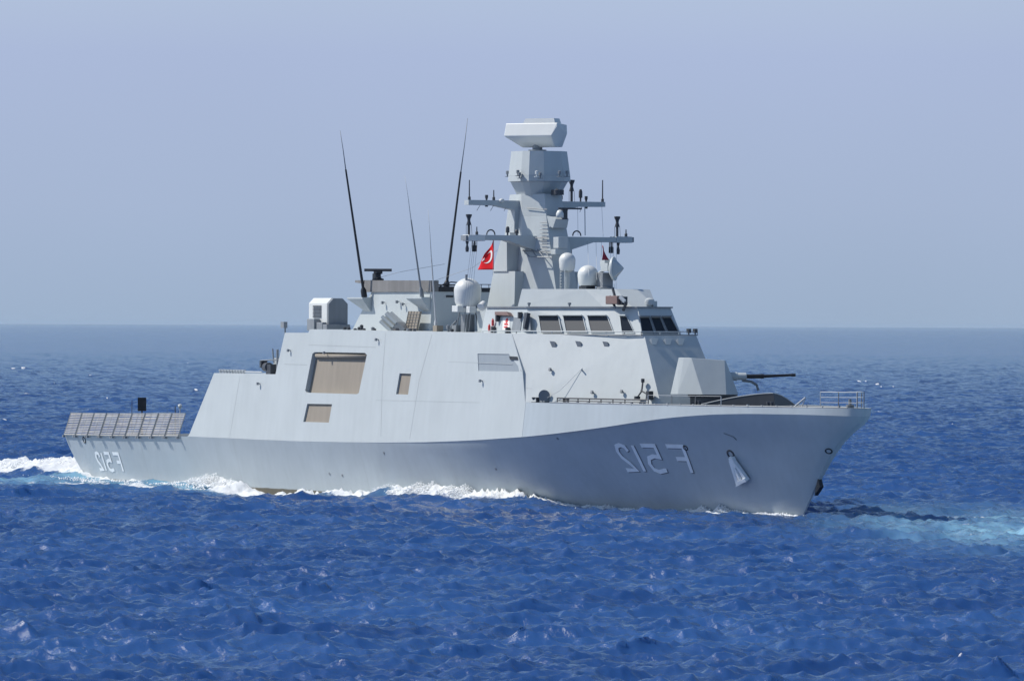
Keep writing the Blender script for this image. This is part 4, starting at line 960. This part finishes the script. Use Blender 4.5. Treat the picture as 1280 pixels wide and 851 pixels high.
# whitecaps: crests that steepen
steep = np.zeros_like(Z); steep[1:-1] = (samp(T1, X, Y, 0) + .7 * samp(T2, X, Y, 0))[1:-1]
thr = np.where(RR > 600, .52, .62); patch = samp((173.0 * 1.7, 1024, T1[2]), X + 33, Y + 71, 0)
fo += np.clip((steep - thr) / .10, 0, 1) * (patch > .14) * .85 * np.clip((2600 - RR) / 900, 0, 1)
fo = np.clip(fo, 0, 1.6); ae = np.clip(ae, 0, 1)
lump = samp((7.0, 1024, T1[2]), X, Y, 0); Z += near * (gs(X, 56.5, 5.5) * .75 + gs(X, 65, 3.5) * .5 + gs(X, 50, 2.5) * .35 + gs(X, 24.5, 3) * .55) * np.exp(-((dm - .5) / .8) ** 2) * np.clip(.55 + 1.6 * lump, 0, 1.6)
Z += near * ((X > 27) & (X < 48)) * .30 * np.exp(-((dm - 1.9) / .9) ** 2); Z += np.clip(fo, 0, 1.2) * (samp((9.0, 1024, T1[2]), X, Y, 0) * .55 + .06) * np.exp(-RR / 1500)
X = X + DX * chop * (1 - np.clip(fo, 0, 1) * .5); Y = Y + DY * chop * (1 - np.clip(fo, 0, 1) * .5)
co = np.stack([X, Y, Z], -1).reshape(-1, 3).astype(np.float32)
idx = np.arange(NR * NA_).reshape(NR, NA_); nxt = np.roll(idx, -1, axis=1)
quads = np.stack([idx[1:-1], nxt[1:-1], nxt[2:], idx[2:]], -1).reshape(-1, 4)
capc = np.stack([idx[0], idx[1], nxt[1]], -1)  # rings 0 coincide at the centre
me = bpy.data.meshes.new('sea'); nv = len(co); nq = len(quads)
me.vertices.add(nv); me.vertices.foreach_set('co', co.ravel())
loops = quads[:, ::-1].ravel() if False else quads.ravel()
me.loops.add(nq * 4); me.loops.foreach_set('vertex_index', loops.astype(np.int32))
me.polygons.add(nq); me.polygons.foreach_set('loop_start', np.arange(0, nq * 4, 4, dtype=np.int32)); me.polygons.foreach_set('loop_total', np.full(nq, 4, np.int32))
me.polygons.foreach_set('use_smooth', np.ones(nq, bool))
me.update(calc_edges=True)
for nm, arr in (('foam', fo), ('aerated', ae)):
    at_ = me.attributes.new(nm, 'FLOAT', 'POINT'); at_.data.foreach_set('value', arr.ravel().astype(np.float32))
if me.polygons[nq // 3].normal.z < 0: me.flip_normals()
sea = bpy.data.objects.new('sea', me); COL.objects.link(sea)
tag(sea, 'choppy deep blue open sea with foam along the hull and in the wake', None, None, 'structure')

m = bpy.data.materials.new('sea_water'); m.use_nodes = True; N = m.node_tree.nodes; K = m.node_tree.links; b = N['Principled BSDF']
tc = N.new('ShaderNodeTexCoord')
def noise(scale, det, rough=.5, vec=None, sc3=None):
    n = N.new('ShaderNodeTexNoise'); n.inputs['Scale'].default_value = scale; n.inputs['Detail'].default_value = det; n.inputs['Roughness'].default_value = rough
    if sc3:
        mp = N.new('ShaderNodeMapping'); mp.inputs['Scale'].default_value = sc3; K.new(tc.outputs['Object'], mp.inputs[0]); K.new(mp.outputs[0], n.inputs['Vector'])
    else: K.new(tc.outputs['Object'], n.inputs['Vector'])
    return n
def mapr(src, a, b_, c, d, smooth=False):
    n = N.new('ShaderNodeMapRange'); n.inputs[1].default_value = a; n.inputs[2].default_value = b_; n.inputs[3].default_value = c; n.inputs[4].default_value = d
    if smooth: n.interpolation_type = 'SMOOTHSTEP'
    K.new(src, n.inputs[0]); return n
def math_(op, a, b_):
    n = N.new('ShaderNodeMath'); n.operation = op
    for i, v in enumerate((a, b_)):
        if isinstance(v, (int, float)): n.inputs[i].default_value = v
        else: K.new(v, n.inputs[i])
    return n
af = N.new('ShaderNodeAttribute'); af.attribute_name = 'foam'; aa_ = N.new('ShaderNodeAttribute'); aa_.attribute_name = 'aerated'
nf = noise(.9, 9, .68); nf2 = noise(3.1, 6, .65)
nsum = math_('ADD', math_('MULTIPLY', nf.outputs[0], .62).outputs[0], math_('MULTIPLY', nf2.outputs[0], .38).outputs[0])
fsum = math_('ADD', math_('MULTIPLY', af.outputs['Fac'], .62).outputs[0], math_('SUBTRACT', nsum.outputs[0], .5).outputs[0])
fm0 = mapr(fsum.outputs[0], .24, .46, 0, 1, True)
gate = mapr(af.outputs['Fac'], .08, .30, 0, 1)
fmask = math_('MULTIPLY', fm0.outputs[0], gate.outputs[0])
na = noise(1.0, 6, .62, None, (.07, .30, .3)); amask = math_('MULTIPLY', aa_.outputs['Fac'], mapr(na.outputs[0], .34, .62, .25, 1.15).outputs[0])
deep = N.new('ShaderNodeMixRGB'); nd = noise(.045, 4, .6); ndr = mapr(nd.outputs[0], .34, .66, 0, 1); K.new(ndr.outputs[0], deep.inputs[0]); deep.inputs[1].default_value = (.015, .050, .162, 1); deep.inputs[2].default_value = (.027, .080, .226, 1)
m1 = N.new('ShaderNodeMixRGB'); K.new(amask.outputs[0], m1.inputs[0]); K.new(deep.outputs[0], m1.inputs[1]); m1.inputs[2].default_value = (.22, .42, .54, 1)
b1 = noise(2.6, 7, .6); bp = N.new('ShaderNodeBump'); bp.inputs['Strength'].default_value = .85; bp.inputs['Distance'].default_value = .085
b2 = noise(.30, 5, .6); bp0 = N.new('ShaderNodeBump'); bp0.inputs['Strength'].default_value = .8; bp0.inputs['Distance'].default_value = .42
K.new(b2.outputs[0], bp0.inputs['Height']); K.new(bp0.outputs[0], bp.inputs['Normal'])
K.new(b1.outputs[0], bp.inputs['Height'])
N.remove(b)
body = N.new('ShaderNodeBsdfDiffuse'); K.new(m1.outputs[0], body.inputs['Color']); gN = N.new('ShaderNodeNewGeometry')
vm = N.new('ShaderNodeVectorMath'); vm.operation = 'MULTIPLY_ADD'; K.new(gN.outputs['Normal'], vm.inputs[0]); vm.inputs[1].default_value = (.75, .75, .75); vm.inputs[2].default_value = (0, 0, .35)
vn = N.new('ShaderNodeVectorMath'); vn.operation = 'NORMALIZE'; K.new(vm.outputs[0], vn.inputs[0]); K.new(vn.outputs[0], body.inputs['Normal'])
gl_ = N.new('ShaderNodeBsdfGlossy'); gl_.inputs['Roughness'].default_value = .20; K.new(bp.outputs[0], gl_.inputs['Normal'])
fr_ = N.new('ShaderNodeFresnel'); fr_.inputs['IOR'].default_value = 1.333; K.new(bp.outputs[0], fr_.inputs['Normal'])
ss_ = N.new('ShaderNodeSubsurfaceScattering'); ss_.falloff = 'BURLEY'; ss_.inputs['Radius'].default_value = (1.5, 6.0, 16.0); ss_.inputs['Scale'].default_value = 1.0; K.new(m1.outputs[0], ss_.inputs['Color'])
bm_x = N.new('ShaderNodeMixShader'); bm_x.inputs[0].default_value = .22; K.new(body.outputs[0], bm_x.inputs[1]); K.new(ss_.outputs[0], bm_x.inputs[2])
wm = N.new('ShaderNodeMixShader'); K.new(fr_.outputs[0], wm.inputs[0]); K.new(bm_x.outputs[0], wm.inputs[1]); K.new(gl_.outputs[0], wm.inputs[2])
fd = N.new('ShaderNodeBsdfDiffuse'); fd.inputs['Color'].default_value = (.78, .80, .81, 1); fd.inputs['Roughness'].default_value = .5
bf = N.new('ShaderNodeBump'); bf.inputs['Strength'].default_value = .6; bf.inputs['Distance'].default_value = .2; K.new(nsum.outputs[0], bf.inputs['Height']); K.new(bf.outputs[0], fd.inputs['Normal'])
fx_ = N.new('ShaderNodeMixShader'); K.new(fmask.outputs[0], fx_.inputs[0]); K.new(wm.outputs[0], fx_.inputs[1]); K.new(fd.outputs[0], fx_.inputs[2])
K.new(fx_.outputs[0], N['Material Output'].inputs['Surface'])
me.materials.append(m)

# ------------------------------------------------------------------ spray thrown up along the hull
sp = bmesh.new(); rs = np.random.default_rng(5)
iv = np.array([(1, 0, 0), (-1, 0, 0), (0, 1, 0), (0, -1, 0), (0, 0, 1), (0, 0, -1)], float); fi = np.array([(0, 2, 4), (2, 1, 4), (1, 3, 4), (3, 0, 4), (2, 0, 5), (1, 2, 5), (3, 1, 5), (0, 3, 5)])
pts_, rad_ = [], []
def spray(xc, xs, n, hmax, ymin, ymax, rmin, rmax, far_=False):
    for i in range(int(n * 2.2)):
        x = rs.normal(xc, xs); y = rs.uniform(ymin, ymax); env = math.exp(-((x - xc) / (xs * 1.5)) ** 2) * (.55 + .45 * math.sin(x * 2.3) * math.sin(x * .9 + 1)); h = hmax * env * rs.random() ** 1.6 * (1 - .5 * (y - ymin) / max(.01, ymax - ymin))
        zz = float(prof(x)) * .85 + h; yy = hull_at(min(x, 91.8), max(.05, zz)).y - y; pts_.append((x, yy, zz)); rad_.append(.75 * rs.uniform(rmin, rmax) * (1.15 - .7 * h / hmax))
spray(56.0, 3.8, 7000, 1.45, .1, 1.5, .02, .095)
spray(50.5, 2.2, 2200, .9, .1, 1.6, .02, .09)
spray(63.0, 2.4, 2200, .7, .1, 1.2, .02, .09)
spray(24.5, 2.8, 3000, 1.2, .1, 1.8, .02, .09)
spray(73, 3.5, 1200, .4, .05, .5, .03, .09)
spray(84.0, 1.7, 1800, 1.0, .02, .5, .03, .09)
spray(88.0, 2.2, 900, .40, .05, .4, .03, .08)
spray(14, 6, 800, .45, .2, 3.5, .03, .10)
for i in range(16000):
    x = -1.5 - abs(rs.normal(0, 16)); y = rs.uniform(-5.0, 6.0); h = (.25 + .75 * rs.random() ** 2) * (.55 + .35 * math.sin(x * 1.7 + y) * math.sin(y * 1.1)) * math.exp(-abs(x + 8) / 22)
    pts_.append((x, y, (.25 + 1.1 * math.exp(-(y / 6.) ** 4)) * math.exp(-((x + 12) / 14.) ** 2) + h * .7 - .2)); rad_.append(rs.uniform(.02, .10))
Pn = np.array(pts_); Rn = np.array(rad_); ns = len(Pn)
sq = 1 + rs.uniform(-.35, .35, (ns, 1, 3))
V = (iv[None] * sq * Rn[:, None, None] + Pn[:, None]).reshape(-1, 3); Fc = (fi[None] + (np.arange(ns) * len(iv))[:, None, None]).reshape(-1, 3)
sm = bpy.data.meshes.new('sea_spray'); sm.from_pydata(V.tolist(), [], Fc.tolist()); sm.polygons.foreach_set('use_smooth', [True] * len(sm.polygons))
so = bpy.data.objects.new('sea_spray', sm); COL.objects.link(so); sm.materials.append(principled('spray_white', (.86, .88, .89), .8))
tag(so, 'white spray thrown up along the grey hull and behind the stern', 'spray', None, 'stuff')

# ------------------------------------------------------------------ summer haze over the sea
hb_ = MB(); HR = 60000; hb_.box((-HR, -HR, -2.0), (HR, HR, 32.0)); hm = bpy.data.materials.new('sea_haze'); hm.use_nodes = True
hm.node_tree.nodes.clear(); ho = hm.node_tree.nodes.new('ShaderNodeOutputMaterial'); hv = hm.node_tree.nodes.new('ShaderNodeVolumePrincipled')
hv.inputs['Color'].default_value = (.62, .80, 1.0, 1); hv.inputs['Density'].default_value = 0.6e-5; hv.inputs['Anisotropy'].default_value = .1
hm.node_tree.links.new(hv.outputs[0], ho.inputs['Volume']); haze = hb_.build('haze', hm); tag(haze, None, None, None, 'stuff')
